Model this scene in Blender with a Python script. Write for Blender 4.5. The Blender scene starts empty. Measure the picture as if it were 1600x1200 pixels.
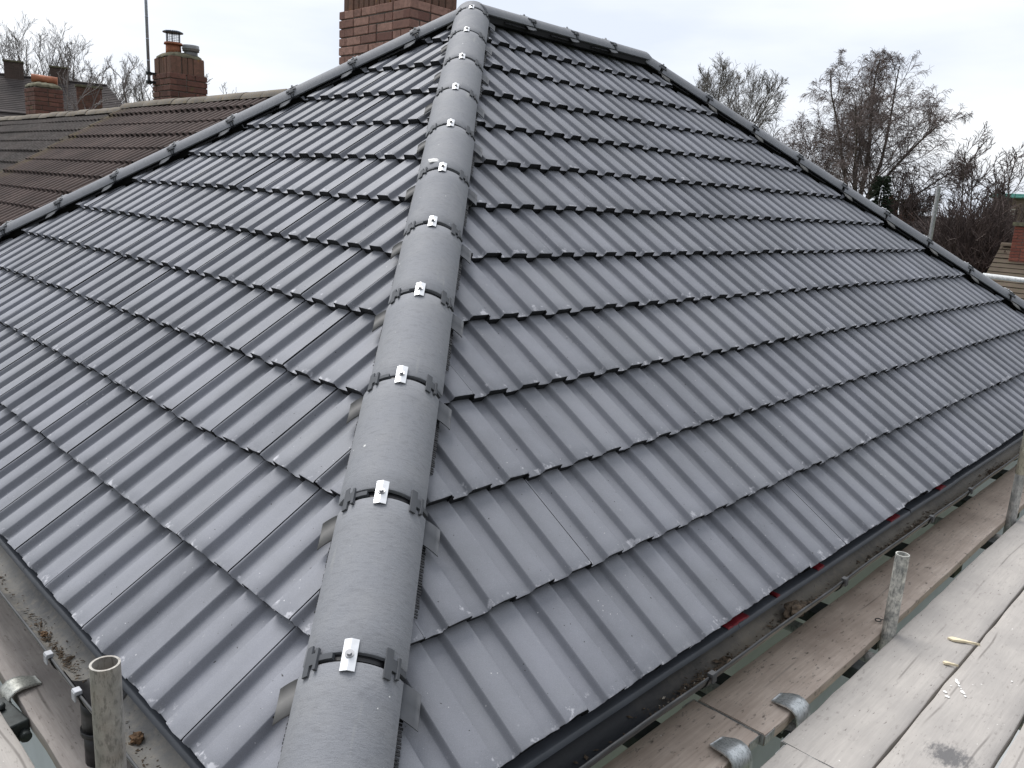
import bpy, bmesh, math, random
from mathutils import Vector, Matrix, noise
R = math.radians
SC = bpy.context.scene
COL = SC.collection

# ------------------------------------------------------------------ camera
cam = bpy.data.cameras.new("camera")
cam.sensor_fit = 'HORIZONTAL'; cam.sensor_width = 36.0; cam.lens = 36.0 * 1259.14 / 1600.0
cam.clip_start = 0.05; cam.clip_end = 3000
camo = bpy.data.objects.new("camera", cam); COL.objects.link(camo)
camo.location = (-0.640459, -1.012222, 1.186252)
camo.rotation_mode = 'XYZ'
camo.rotation_euler = (1.3426658, -0.0581980, -0.7950367)
SC.camera = camo
SC.render.resolution_x = 1024; SC.render.resolution_y = 768

# ------------------------------------------------------------------ sky, sun, exposure
SUN_AZ = math.atan2(0.16, 0.97)       # from +Y towards +X
SUN_EL = R(55)
sd = Vector((math.sin(SUN_AZ) * math.cos(SUN_EL), math.cos(SUN_AZ) * math.cos(SUN_EL), math.sin(SUN_EL)))
W = bpy.data.worlds.new("World"); SC.world = W; W.use_nodes = True
nt = W.node_tree; nt.nodes.clear()
def wn(t, **k):
    n = nt.nodes.new(t)
    for a, b in k.items(): setattr(n, a, b)
    return n
wo = wn('ShaderNodeOutputWorld')
sky = wn('ShaderNodeTexSky', sky_type='NISHITA', sun_disc=False)
sky.sun_elevation = SUN_EL; sky.sun_rotation = SUN_AZ; sky.air_density = 1.0; sky.dust_density = 3.0
bg1 = wn('ShaderNodeBackground'); bg1.inputs[1].default_value = 0.10
nt.links.new(sky.outputs[0], bg1.inputs[0])
tc = wn('ShaderNodeTexCoord')
mp = wn('ShaderNodeMapping'); mp.inputs['Scale'].default_value = (1.2, 1.2, 5.0)
nt.links.new(tc.outputs['Generated'], mp.inputs[0])
nz = wn('ShaderNodeTexNoise'); nz.inputs['Scale'].default_value = 1.9; nz.inputs['Detail'].default_value = 5; nz.inputs['Roughness'].default_value = .5
nt.links.new(mp.outputs[0], nz.inputs[0])
cr = wn('ShaderNodeValToRGB')
cr.color_ramp.elements[0].position = .34; cr.color_ramp.elements[0].color = (.70, .755, .86, 1)
cr.color_ramp.elements[1].position = .62; cr.color_ramp.elements[1].color = (.93, .95, .98, 1)
nt.links.new(nz.outputs[0], cr.inputs[0])
# the overcast is brighter round the veiled sun, darker on the far side of the sky
dp = wn('ShaderNodeVectorMath', operation='DOT_PRODUCT'); dp.inputs[1].default_value = Vector((.17, .55, .82)).normalized()
nt.links.new(tc.outputs['Generated'], dp.inputs[0])
mr = wn('ShaderNodeMapRange'); mr.interpolation_type = 'SMOOTHSTEP'
mr.inputs[1].default_value = -0.2; mr.inputs[2].default_value = .46
mr.inputs[3].default_value = 0.25; mr.inputs[4].default_value = .95
nt.links.new(dp.outputs['Value'], mr.inputs[0])
bg2 = wn('ShaderNodeBackground')
nt.links.new(cr.outputs[0], bg2.inputs[0]); nt.links.new(mr.outputs[0], bg2.inputs[1])
mx = wn('ShaderNodeMixShader'); mx.inputs[0].default_value = .90
nt.links.new(bg1.outputs[0], mx.inputs[1]); nt.links.new(bg2.outputs[0], mx.inputs[2])
nt.links.new(mx.outputs[0], wo.inputs[0])

sl = bpy.data.lights.new("sun", 'SUN'); sl.energy = 2.4; sl.angle = R(32); sl.color = (1, .98, .95)
so = bpy.data.objects.new("sun", sl); COL.objects.link(so)
so.rotation_euler = sd.to_track_quat('Z', 'Y').to_euler(); so.location = (0, 0, 30)

SC.view_settings.view_transform = 'Standard'; SC.view_settings.look = 'None'
SC.view_settings.exposure = 0.36; SC.view_settings.gamma = 1.0; SC.view_settings.use_curve_mapping = False

# ------------------------------------------------------------------ helpers
class MB:
    """collects faces; builds ONE mesh object. attr values are per vertex floats"""
    def __init__(s): s.v = []; s.f = []; s.a = {}; s.sm = []
    def vert(s, p, **a):
        i = len(s.v); s.v.append(tuple(p))
        for k, x in a.items(): s.a.setdefault(k, {})[i] = x
        return i
    def face(s, ids, smooth=False): s.f.append(tuple(ids)); s.sm.append(smooth)
    def box(s, c, d, M=None, bev=0, **a):
        x, y, z = d[0] / 2, d[1] / 2, d[2] / 2
        P = [(-x, -y, -z), (x, -y, -z), (x, y, -z), (-x, y, -z), (-x, -y, z), (x, -y, z), (x, y, z), (-x, y, z)]
        b = []
        for p in P:
            q = Vector(p)
            if M: q = M @ q
            b.append(s.vert(q + Vector(c), **a))
        for f in ((0, 3, 2, 1), (4, 5, 6, 7), (0, 1, 5, 4), (1, 2, 6, 5), (2, 3, 7, 6), (3, 0, 4, 7)):
            s.face([b[i] for i in f])
    def tube(s, p, q, r0, r1=None, n=8, caps=True, smooth=True, **a):
        if r1 is None: r1 = r0
        p = Vector(p); q = Vector(q); d = (q - p)
        if d.length < 1e-6: return
        d.normalize(); u = d.orthogonal().normalized(); w = d.cross(u)
        A = []; B = []
        for i in range(n):
            t = 2 * math.pi * i / n; o = u * math.cos(t) + w * math.sin(t)
            A.append(s.vert(p + o * r0, **a)); B.append(s.vert(q + o * r1, **a))
        for i in range(n): s.face((A[i], A[(i + 1) % n], B[(i + 1) % n], B[i]), smooth)
        if caps: s.face(A[::-1]); s.face(B)
    def pipe(s, p, q, r, t=.004, n=24):
        """hollow scaffold tube, open at q"""
        p = Vector(p); q = Vector(q); d = (q - p).normalized(); u = d.orthogonal().normalized(); w = d.cross(u)
        ring = lambda c, r: [s.vert(c + (u * math.cos(2 * math.pi * i / n) + w * math.sin(2 * math.pi * i / n)) * r) for i in range(n)]
        A = ring(p, r); B = ring(q, r); B2 = ring(q, r); C = ring(q, r - t); C2 = ring(q, r - t); D = ring(q - d * .12, r - t)
        for i in range(n):
            j = (i + 1) % n
            s.face((A[i], A[j], B[j], B[i]), True); s.face((B2[i], B2[j], C[j], C[i])); s.face((C2[i], C2[j], D[j], D[i]), True)
        s.face(A[::-1]); s.face(D)
    def strip(s, rows, smooth=True):
        for a, b in zip(rows[:-1], rows[1:]):
            for i in range(len(a) - 1): s.face((a[i], a[i + 1], b[i + 1], b[i]), smooth)
    def build(s, name, mat, parent=None, mats=None, bevel=0, bseg=2):
        me = bpy.data.meshes.new(name); me.from_pydata(s.v, [], s.f)
        me.polygons.foreach_set('use_smooth', s.sm)
        for k, d in s.a.items():
            at = me.attributes.new(k, 'FLOAT', 'POINT')
            at.data.foreach_set('value', [d.get(i, 0.0) for i in range(len(s.v))])
        me.materials.append(mat)
        o = bpy.data.objects.new(name, me); COL.objects.link(o)
        if parent is not None: o.parent = parent
        if bevel:
            m = o.modifiers.new('bevel', 'BEVEL'); m.width = bevel; m.segments = bseg; m.limit_method = 'ANGLE'; m.angle_limit = R(40)
        return o
def tag(o, label=None, cat=None, group=None, kind=None):
    if label: o['label'] = label
    if cat: o['category'] = cat
    if group: o['group'] = group
    if kind: o['kind'] = kind
    return o
def empty(name, loc=(0, 0, 0), label=None, cat=None, group=None):
    o = bpy.data.objects.new(name, None); COL.objects.link(o); o.location = loc; o.empty_display_size = .2
    return tag(o, label, cat, group)
def copy_tree(o, parent=None):
    c = o.copy(); COL.objects.link(c); c.parent = parent
    for ch in list(o.children): copy_tree(ch, c)
    return c

# ---- materials
class MT:
    def __init__(s, name, col=(.5, .5, .5), rough=.6, metal=0, spec=.5):
        s.m = bpy.data.materials.new(name); s.m.use_nodes = True; s.t = s.m.node_tree
        s.b = s.t.nodes['Principled BSDF']; s.b.inputs['Base Color'].default_value = (*col, 1)
        s.b.inputs['Roughness'].default_value = rough; s.b.inputs['Metallic'].default_value = metal
        s.b.inputs['Specular IOR Level'].default_value = spec
        s.co = s.n('ShaderNodeTexCoord').outputs['Object']
    def n(s, t, **k):
        x = s.t.nodes.new(t)
        for a, b in k.items(): setattr(x, a, b)
        return x
    def link(s, a, b): s.t.links.new(a, b)
    def rand_offset(s):
        oi = s.n('ShaderNodeObjectInfo'); m = s.n('ShaderNodeVectorMath', operation='MULTIPLY_ADD')
        m.inputs[0].default_value = (17.3, 31.1, 7.7)
        cb = s.n('ShaderNodeCombineXYZ')
        for i in range(3): s.link(oi.outputs['Random'], cb.inputs[i])
        s.link(cb.outputs[0], m.inputs[1]); s.link(s.co, m.inputs[2]); s.co = m.outputs[0]; s.rnd = oi.outputs['Random']
    def noise(s, scale, detail=4, rough=.55, stretch=None, dist=0, co=None):
        x = s.n('ShaderNodeTexNoise'); x.inputs['Scale'].default_value = scale; x.inputs['Detail'].default_value = detail
        x.inputs['Roughness'].default_value = rough; x.inputs['Distortion'].default_value = dist
        c = co or s.co
        if stretch:
            m = s.n('ShaderNodeMapping'); m.inputs['Scale'].default_value = stretch; s.link(c, m.inputs[0]); c = m.outputs[0]
        s.link(c, x.inputs['Vector']); return x.outputs[0]
    def ramp(s, f, a, b, ca=(0, 0, 0), cb=(1, 1, 1)):
        x = s.n('ShaderNodeValToRGB'); e = x.color_ramp.elements
        e[0].position = a; e[1].position = b; e[0].color = (*ca, 1); e[1].color = (*cb, 1)
        s.link(f, x.inputs[0]); return x.outputs[0]
    def mix(s, f, a, b, mode='MIX'):
        x = s.n('ShaderNodeMix', data_type='RGBA', blend_type=mode)
        for i, v in ((0, f), (6, a), (7, b)):
            if isinstance(v, (int, float)): x.inputs[i].default_value = v
            elif isinstance(v, tuple): x.inputs[i].default_value = (*v, 1)
            else: s.link(v, x.inputs[i])
        return x.outputs[2]
    def math(s, op, a, b=None):
        x = s.n('ShaderNodeMath', operation=op)
        for i, v in ((0, a), (1, b)):
            if v is None: continue
            if isinstance(v, (int, float)): x.inputs[i].default_value = v
            else: s.link(v, x.inputs[i])
        return x.outputs[0]
    def attr(s, name): return s.n('ShaderNodeAttribute', attribute_name=name).outputs['Fac']
    def color(s, c): s.link(c, s.b.inputs['Base Color'])
    def rough(s, c): s.link(c, s.b.inputs['Roughness'])
    def bump(s, h, strength=.2, dist=.002):
        x = s.n('ShaderNodeBump'); x.inputs['Strength'].default_value = strength; x.inputs['Distance'].default_value = dist
        s.link(h, x.inputs['Height']); s.link(x.outputs[0], s.b.inputs['Normal'])

def mat_tile():
    M = MT('grey_concrete_tile', rough=.6, spec=.4)
    tone = M.attr('tone')
    base = M.mix(tone, (.174, .182, .206), (.232, .240, .264))
    base = M.mix(M.ramp(M.noise(2.2, 6, .65), .40, .70), base, (.262, .270, .306))             # pale bloom
    base = M.mix(M.math('MULTIPLY', M.ramp(M.noise(700, 2), .45, .75), .30), base, (.05, .05, .055))
    base = M.mix(M.math('MULTIPLY', M.ramp(M.noise(420, 2, co=M.co), .58, .74), .35), base, (.36, .36, .38))
    # scrapes running down the slope and dry white specks
    base = M.mix(M.math('MULTIPLY', M.ramp(M.noise(46, 3, stretch=(1, 1, 1)), .69, .78), .35), base, (.42, .42, .44))
    base = M.mix(M.ramp(M.math('ADD', M.noise(130, 1), M.math('MULTIPLY', M.math('SUBTRACT', M.noise(3.1, 3), .5), .22)), .79, .82), base, (.62, .62, .63))
    base = M.mix(M.ramp(M.noise(95, 1, stretch=(1.1, .9, 1.3)), .78, .80), base, (.02, .02, .02))
    # lime bloom sits on the lower lip of each tile
    lip = M.math('SUBTRACT', 1.0, M.math('MULTIPLY', M.attr('lip'), 1 / .042))
    spot = M.ramp(M.math('ADD', M.noise(27, 5, .65), M.math('MULTIPLY', lip, .13)), .665, .74)
    spot = M.math('MULTIPLY', spot, M.ramp(lip, .0, .25))
    base = M.mix(M.math('MULTIPLY', spot, .7), base, (.60, .60, .64))
    worn = M.math('MULTIPLY', M.ramp(M.math('ADD', M.noise(60, 3), M.math('MULTIPLY', lip, .12)), .55, .75), M.ramp(lip, .5, .9))
    base = M.mix(M.math('MULTIPLY', worn, .22), base, (.42, .42, .44))
    base = M.mix(M.attr('edge'), base, (.012, .012, .014))                                 # raw dark tile body, with shade on the front edges painted in
    M.color(base)
    M.rough(M.mix(M.noise(8, 3), (.54, .54, .54), (.72, .72, .72)))
    M.bump(M.math('ADD', M.noise(500, 3), M.math('MULTIPLY', M.noise(60, 3), .8)), .22, .0016)
    return M.m
def mat_hip():
    M = MT('grey_hip_tile', rough=.7, spec=.35); M.rand_offset()
    base = M.mix(M.rnd, (.222, .230, .252), (.262, .270, .292))
    base = M.mix(M.ramp(M.noise(9, 5, .6), .42, .75), base, (.275, .28, .295))
    base = M.mix(M.math('MULTIPLY', M.ramp(M.noise(40, 4, stretch=(1, 3, 1)), .5, .8), .3), base, (.07, .07, .078))
    base = M.mix(M.math('MULTIPLY', M.ramp(M.noise(600, 2), .5, .75), .35), base, (.05, .05, .05))
    base = M.mix(M.math('MULTIPLY', M.ramp(M.noise(30, 3, stretch=(1, .12, 1)), .66, .78), .5), base, (.36, .36, .35))
    base = M.mix(M.ramp(M.noise(55, 1), .79, .81), base, (.7, .7, .68))
    M.color(base); M.rough(M.mix(M.noise(12, 3), (.66, .66, .66), (.82, .82, .82)))
    M.bump(M.math('ADD', M.noise(420, 3), M.noise(70, 3, stretch=(1, 3, 1))), .4, .0018)
    return M.m
def mat_simple(name, col, rough=.6, metal=0, var=.25, scale=30, bump=.15, spec=.5, stretch=None):
    M = MT(name, col, rough, metal, spec); M.rand_offset()
    d = tuple(c * (1 - var) for c in col); l = tuple(min(1, c * (1 + var)) for c in col)
    M.color(M.mix(M.ramp(M.noise(scale, 5, stretch=stretch), .3, .7), d, l))
    if bump: M.bump(M.noise(scale * 4, 3, stretch=stretch), bump, .002)
    return M.m
def mat_board(name, a, b, stain, marks=.5, smudge=None):
    M = MT(name, rough=.8, spec=.25); raw = M.co; M.rand_offset()
    g = M.noise(7, 6, .62, stretch=(1, 16, 16), dist=.4)
    c = M.mix(M.ramp(g, .3, .72), a, b)
    c = M.mix(M.math('MULTIPLY', M.ramp(M.noise(3.4, 4, .6), .40, .7), .75), c, stain)
    c = M.mix(M.math('MULTIPLY', M.ramp(M.noise(26, 4, .6, stretch=(1, 2.4, 2)), .60, .72), marks), c, (.07, .055, .045))
    c = M.mix(M.math('MULTIPLY', M.ramp(M.noise(90, 2, stretch=(.35, 2, 2)), .68, .76), .7), c, (.05, .04, .035))
    c = M.mix(M.ramp(M.noise(70, 1), .80, .82), c, (.75, .73, .7))
    crack = M.n('ShaderNodeTexWave', wave_type='BANDS', bands_direction='Y'); crack.inputs['Scale'].default_value = 2.1; crack.inputs['Distortion'].default_value = 1.6; crack.inputs['Detail'].default_value = 2; crack.inputs['Detail Scale'].default_value = .6
    M.link(M.co, crack.inputs['Vector'])
    c = M.mix(M.math('MULTIPLY', M.math('MULTIPLY', M.ramp(crack.outputs['Fac'], .992, 1.0), M.ramp(M.noise(2.2, 2), .50, .62)), .5), c, (.06, .05, .045))
    if smudge:
        vd = M.n('ShaderNodeVectorMath', operation='DISTANCE'); vd.inputs[1].default_value = (*smudge, 0); M.link(raw, vd.inputs[0])
        f = M.math('SUBTRACT', M.math('SUBTRACT', 1.0, M.math('MULTIPLY', vd.outputs['Value'], 7.5)), M.math('MULTIPLY', M.noise(38, 5, .7, stretch=(1, 2.5, 1)), .9))
        c = M.mix(M.math('MULTIPLY', M.ramp(f, .02, .32), .85), c, (.10, .10, .105))
    M.color(c); M.bump(M.math('ADD', g, M.noise(120, 3, stretch=(.3, 2, 2))), .25, .002)
    return M.m
def mat_galv(name, a, b, rust=.0, rough=.45, metal=.55):
    M = MT(name, rough=rough, metal=metal, spec=.5); M.rand_offset()
    c = M.mix(M.ramp(M.noise(28, 5, .65), .35, .68), a, b)
    c = M.mix(M.math('MULTIPLY', M.ramp(M.noise(95, 4, .7, stretch=(1.6, 1.6, .5)), .5, .62), .55), c, tuple(x * .35 for x in a))
    if rust: c = M.mix(M.math('MULTIPLY', M.ramp(M.noise(16, 4), .45, .75), rust), c, (.22, .15, .09))
    M.color(c); M.bump(M.noise(140, 3), .2, .0015)
    return M.m
def mat_brick(name, lo, hi, dark, moss=None):
    M = MT(name, rough=.85, spec=.2)
    c = M.mix(M.attr('tone'), lo, hi)
    c = M.mix(M.math('MULTIPLY', M.ramp(M.noise(26, 5, .65), .42, .7), .65), c, dark)
    c = M.mix(M.math('MULTIPLY', M.ramp(M.noise(160, 3), .5, .75), .35), c, (.30, .22, .18))
    if moss: c = M.mix(M.ramp(M.noise(7, 4), .62, .72), c, moss)
    M.color(c); M.bump(M.math('ADD', M.noise(60, 4), M.noise(240, 2)), .5, .004)
    return M.m

TILE = mat_tile(); HIP = mat_hip()
BLACK = mat_simple('black_plastic', (.012, .012, .014), .45, var=.3, bump=0)
RUBBER = mat_simple('grey_rubber', (.085, .09, .10), .8, var=.15, scale=12)
PALERUB = mat_simple('skylit_grey_rubber', (.21, .205, .20), .9, var=.12, scale=12)  # sky reflection on the left flaps painted in as a paler rubber
STEEL = mat_simple('bright_plate', (.80, .81, .83), .35, .35, var=.08, scale=60, bump=.05)
SCREW = mat_simple('screw_steel', (.42, .42, .43), .3, .9, var=.1, bump=0)
UNDER = mat_simple('black_underlay', (.010, .010, .012), .8, bump=0)
RED = mat_simple('red_felt', (.22, .012, .02), .6, var=.3, scale=20)
TRAY = mat_simple('eaves_tray_plastic', (.075, .082, .095), .42, var=.15, scale=10, bump=.05)
WALLM = mat_simple('pale_render', (.56, .60, .62), .9, var=.06, scale=6, bump=.25)
FASC = mat_simple('grey_fascia', (.30, .31, .30), .6, var=.15, scale=8, bump=.05)
GALV = mat_galv('galvanised_tube', (.36, .37, .37), (.62, .62, .60))
GALVP = mat_galv('paint_flecked_tube', (.24, .25, .245), (.86, .84, .77), rough=.6, metal=.2)
GALVO = mat_galv('dull_brown_grey_tube', (.27, .26, .24), (.42, .40, .37), rust=.35, rough=.6, metal=.25)
GALVC = mat_galv('cream_painted_tube', (.62, .60, .48), (.74, .72, .60), rough=.6, metal=0)
CLIPM = mat_galv('bright_galvanised_clip', (.50, .53, .53), (.74, .76, .76), rough=.38, metal=.6)
CLIPO = mat_galv('weathered_galvanised_clip', (.42, .43, .39), (.62, .62, .57), rough=.5, metal=.5)
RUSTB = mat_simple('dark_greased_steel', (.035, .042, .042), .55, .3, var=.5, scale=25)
BOARD_BR = mat_board('brown_scaffold_board', (.56, .45, .37), (.74, .63, .54), (.40, .315, .26), .8)
BOARD_GR = mat_board('grey_scaffold_board', (.39, .365, .342), (.475, .445, .415), (.33, .31, .295), .3)
BOARD_SM = mat_board('smudged_scaffold_board', (.39, .365, .342), (.475, .445, .415), (.33, .31, .295), .3, (-1.25, -.02))
BOARD_LT = mat_board('left_scaffold_board', (.36, .32, .29), (.52, .47, .43), (.28, .25, .235), .55)
def mat_gutter(dark=False):
    M = MT('worn_gutter_plastic', rough=.55, spec=.4)
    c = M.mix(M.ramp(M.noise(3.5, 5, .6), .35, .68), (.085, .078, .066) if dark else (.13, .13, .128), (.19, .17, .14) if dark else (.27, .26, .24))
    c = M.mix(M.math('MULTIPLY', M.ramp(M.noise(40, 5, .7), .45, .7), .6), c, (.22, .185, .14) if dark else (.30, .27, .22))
    c = M.mix(M.ramp(M.noise(120, 3), .66, .74), c, (.04, .03, .022))
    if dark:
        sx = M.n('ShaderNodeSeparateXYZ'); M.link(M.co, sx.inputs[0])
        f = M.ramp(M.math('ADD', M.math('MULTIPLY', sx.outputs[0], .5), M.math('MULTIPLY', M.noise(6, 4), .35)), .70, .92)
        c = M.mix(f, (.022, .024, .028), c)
    M.color(c); M.bump(M.noise(90, 4), .4, .003); return M.m
GUT = mat_gutter(); GUTD = mat_gutter(True)
GUTRIM = mat_simple('gutter_rim', (.06, .062, .065), .7, var=.3, scale=15, bump=.05)
DEBRIS = mat_simple('leaf_litter', (.085, .062, .042), .95, var=.7, scale=60, bump=.3)
BRICK = mat_brick('red_chimney_brick', (.22, .112, .09), (.52, .31, .245), (.17, .105, .088), None)
BRICK2 = mat_brick('dark_chimney_brick', (.14, .070, .058), (.25, .125, .098), (.085, .062, .052), (.15, .13, .06))
SOLD = mat_brick('lichened_soldier_brick', (.17, .10, .075), (.27, .15, .115), (.11, .085, .06), (.34, .19, .04))
MORT = mat_simple('chimney_mortar', (.17, .15, .13), .95, var=.35, scale=20, bump=.4)
FLAUN = mat_simple('mossy_flaunching', (.16, .15, .10), .95, var=.4, scale=14, bump=.5)
TERRA = mat_simple('terracotta', (.42, .16, .085), .75, var=.3, scale=12)
POTGR = mat_simple('grey_pot', (.26, .27, .28), .7, var=.3, scale=14)
COWL = mat_simple('cowl_metal', (.10, .125, .16), .45, .5, var=.2, scale=20)
def mat_oldtile(name, a, b, c2, moss):
    M = MT(name, rough=.85, spec=.25)
    c = M.mix(M.ramp(M.noise(1.3, 5, .6), .35, .68), a, b)
    c = M.mix(M.math('MULTIPLY', M.ramp(M.noise(22, 5, .65), .48, .68), .6), c, c2)
    if moss: c = M.mix(M.math('MULTIPLY', M.attr('moss'), M.ramp(M.noise(6, 6, .8), .42, .60)), c, moss)
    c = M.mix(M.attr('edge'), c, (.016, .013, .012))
    M.color(c); M.bump(M.noise(60, 4), .4, .006); return M.m
BROWN = mat_oldtile('brown_roof_tile', (.050, .034, .030), (.100, .071, .063), (.040, .031, .029), (.115, .09, .042))
GREYB = mat_oldtile('weathered_grey_roof_tile', (.040, .034, .032), (.074, .060, .055), (.13, .12, .11), (.115, .09, .042))
RIDGEM = mat_oldtile('weathered_ridge_tile', (.13, .115, .10), (.23, .205, .175), (.24, .17, .07), None)
MOSSY = mat_oldtile('mossy_plain_tile', (.080, .060, .046), (.13, .098, .075), (.09, .10, .045), None)
DROOF = mat_oldtile('distant_roof_slate', (.075, .066, .064), (.105, .09, .086), (.06, .05, .048), None)
HWALL = mat_simple('distant_brick_wall', (.21, .13, .10), .9, var=.2, scale=3, bump=.2)

# ------------------------------------------------------------------ roof geometry
PH = 0.6416799; G = 0.3176782
CP, SP, TP = math.cos(PH), math.sin(PH), math.tan(PH)
NC = 12
HW = NC * G * CP                    # half width in plan
HH = NC * G * SP                    # ridge height over the eaves
XR = 4.85                           # far end of the ridge
LX = 8.10; LY = 6.50
RB = LY - HW; BL = math.hypot(RB, HH)
EX2 = LX - XR; EL = math.hypot(EX2, HH)
Hh = .0235
def sstep(t): return t * t * (3 - 2 * t)
def make_profile(fine=True):
    """one tile of two rolls, seam to seam, (u, height)"""
    key = [(0.0, .9), (.004, .9), (.015, 0), (.066, 0), (.075, 1), (.148, 1), (.158, 0), (.214, 0), (.223, 1), (.2990, 1)]
    out = []
    for (u0, h0), (u1, h1) in zip(key[:-1], key[1:]):
        n = (6 if fine else 3) if h0 != h1 else (2 if fine else 1)
        for i in range(n):
            t = i / n; out.append((u0 + (u1 - u0) * t, (h0 + (h1 - h0) * sstep(t)) * Hh))
    out.append((key[-1][0], Hh)); return out
PROF = make_profile(True); PROFC = make_profile(False)
def tile_slope(org, U, S, N, u0, u1, seam, prof, seed, parent, cuts, label=None):
    rnd = random.Random(seed); mb = MB()
    org, U, S, N = map(Vector, (org, U, S, N))
    ntile = int((u1 - u0) / .3) + 3
    k0 = math.floor((u0 - seam) / .3)
    for c in range(NC):
        for t in range(ntile):
            ub = seam + (k0 + t) * .3 + rnd.gauss(0, .0004)
            mid = org + U * (ub + .15) + S * (c * G + .16)
            if any(q.dot(mid) - d < -.45 for q, d in cuts): continue
            tone = min(1, max(0, rnd.gauss(.45, .28))); dn = rnd.gauss(0, .0012); ds = rnd.gauss(0, .0022); sk = rnd.gauss(0, .004); tl = rnd.gauss(0, .0006)
            P = lambda u, s, n: org + U * (ub + u) + S * (c * G + s) + N * n
            smax = min(G + .085, NC * G - c * G - .02)
            rows = []
            jit = [rnd.uniform(-.0016, .0016) for _ in prof]
            for s, drop in ((0, .0018), (.006, .0), (.05, 0), (.16, 0), (smax, 0)):
                row = []
                for i, (u, h) in enumerate(prof):
                    ss = s + (ds + jit[i] + sk * (u - .15) / .3 * .6 if s < .02 else 0)
                    n = h + dn - drop - .031 * s / G + tl * (u - .15) / .15
                    row.append(mb.vert(P(u, ss, n), tone=tone, lip=s, edge=0))
                rows.append(row)
            mb.strip(rows)
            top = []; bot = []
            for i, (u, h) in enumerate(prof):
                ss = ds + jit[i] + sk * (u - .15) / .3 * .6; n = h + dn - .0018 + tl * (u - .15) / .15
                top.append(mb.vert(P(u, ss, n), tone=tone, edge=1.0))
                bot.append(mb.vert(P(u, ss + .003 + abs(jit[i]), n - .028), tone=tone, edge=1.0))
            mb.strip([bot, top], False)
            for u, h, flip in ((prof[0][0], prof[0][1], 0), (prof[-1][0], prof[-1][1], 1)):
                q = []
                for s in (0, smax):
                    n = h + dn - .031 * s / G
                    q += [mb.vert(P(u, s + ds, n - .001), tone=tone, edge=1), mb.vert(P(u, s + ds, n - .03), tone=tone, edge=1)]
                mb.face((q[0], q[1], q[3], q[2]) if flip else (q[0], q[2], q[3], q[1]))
    o = mb.build('roof_slope', TILE, parent)
    bm = bmesh.new(); bm.from_mesh(o.data)
    for q, d in cuts:
        bmesh.ops.bisect_plane(bm, geom=bm.verts[:] + bm.edges[:] + bm.faces[:], plane_co=q * d / q.length_squared, plane_no=q, clear_inner=True, clear_outer=False)
    bm.to_mesh(o.data); bm.free()
    if label: o['label'] = label
    return o

def hip_frame(p0, d, side):
    d = Vector(d).normalized(); X = Vector(side).normalized(); N = X.cross(d); N.normalize()
    M = Matrix((X, d, N)).transposed().to_4x4(); M.translation = Vector(p0); return M
house = empty('house', (0, 0, 0), 'near house with new dark grey interlocking tile hip roof and brick chimney', 'house')
V = Vector
HC = .075                            # tiles are cut short of the hip line, under the hip tiles
QR = V((-HW, -EX2, 0)).normalized() * 1.414
QL = V((-RB, -HW, 0)).normalized() * 1.414; QB = V((RB, -EX2, 0)).normalized() * 1.414
tile_slope((0, 0, 0), (1, 0, 0), (0, CP, SP), (0, -SP, CP), 0, LX, .735 - .6, PROF, 11, house, [(V((1, -1, 0)), HC), (QR, QR.x * LX + .13)])
tile_slope((0, 0, 0), (0, -1, 0), (CP, 0, SP), (-SP, 0, CP), -LY, 0, -.197, PROF, 23, house, [(V((-1, 1, 0)), HC), (QL, QL.y * LY + HC + .035)])
tile_slope((LX, 0, 0), (0, 1, 0), (-EX2 / EL, 0, HH / EL), (HH / EL, 0, EX2 / EL), 0, LY, 0, PROFC, 31, house, [(-QR, -QR.x * LX + HC), (QB, QB.x * LX + QB.y * LY + HC)])
tile_slope((0, LY, 0), (-1, 0, 0), (0, -RB / BL, HH / BL), (0, HH / BL, RB / BL), -LX, 0, 0, PROFC, 37, house, [(-QL, -QL.y * LY + HC), (-QB, -(QB.x * LX + QB.y * LY) + HC)])
mb = MB()                            # underlay just under the tiles
dz = .068
e = .012
A = [mb.vert((e, e, -dz)), mb.vert((LX - e, e, -dz)), mb.vert((LX - e, LY - e, -dz)), mb.vert((e, LY - e, -dz)), mb.vert((HW, HW, HH - dz)), mb.vert((XR, HW, HH - dz))]
for f in ((0, 1, 5, 4), (0, 4, 3), (1, 2, 5), (2, 3, 4, 5)): mb.face([A[i] for i in f])
mb.build('underlay', UNDER, house)
for a_, b_, w_ in (((HW - .05, HW, HH - .01), (XR + .05, HW, HH - .01), .10), ((0, 0, -.015), (HW, HW, HH - .015), .05), ((0, LY, -.015), (HW, HW, HH - .015), .05), ((LX, 0, -.015), (XR, HW, HH - .015), .05), ((LX, LY, -.015), (XR, HW, HH - .015), .05)):
    a_ = V(a_); b_ = V(b_); d_ = (b_ - a_); mb = MB(); Mx = hip_frame(a_, d_, (d_.y, -d_.x, 0))
    mb.box((0, d_.length / 2, 0), (2 * w_, d_.length, .05)); o_ = mb.build('batten_roll', UNDER, house); o_.matrix_local = Mx

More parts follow.
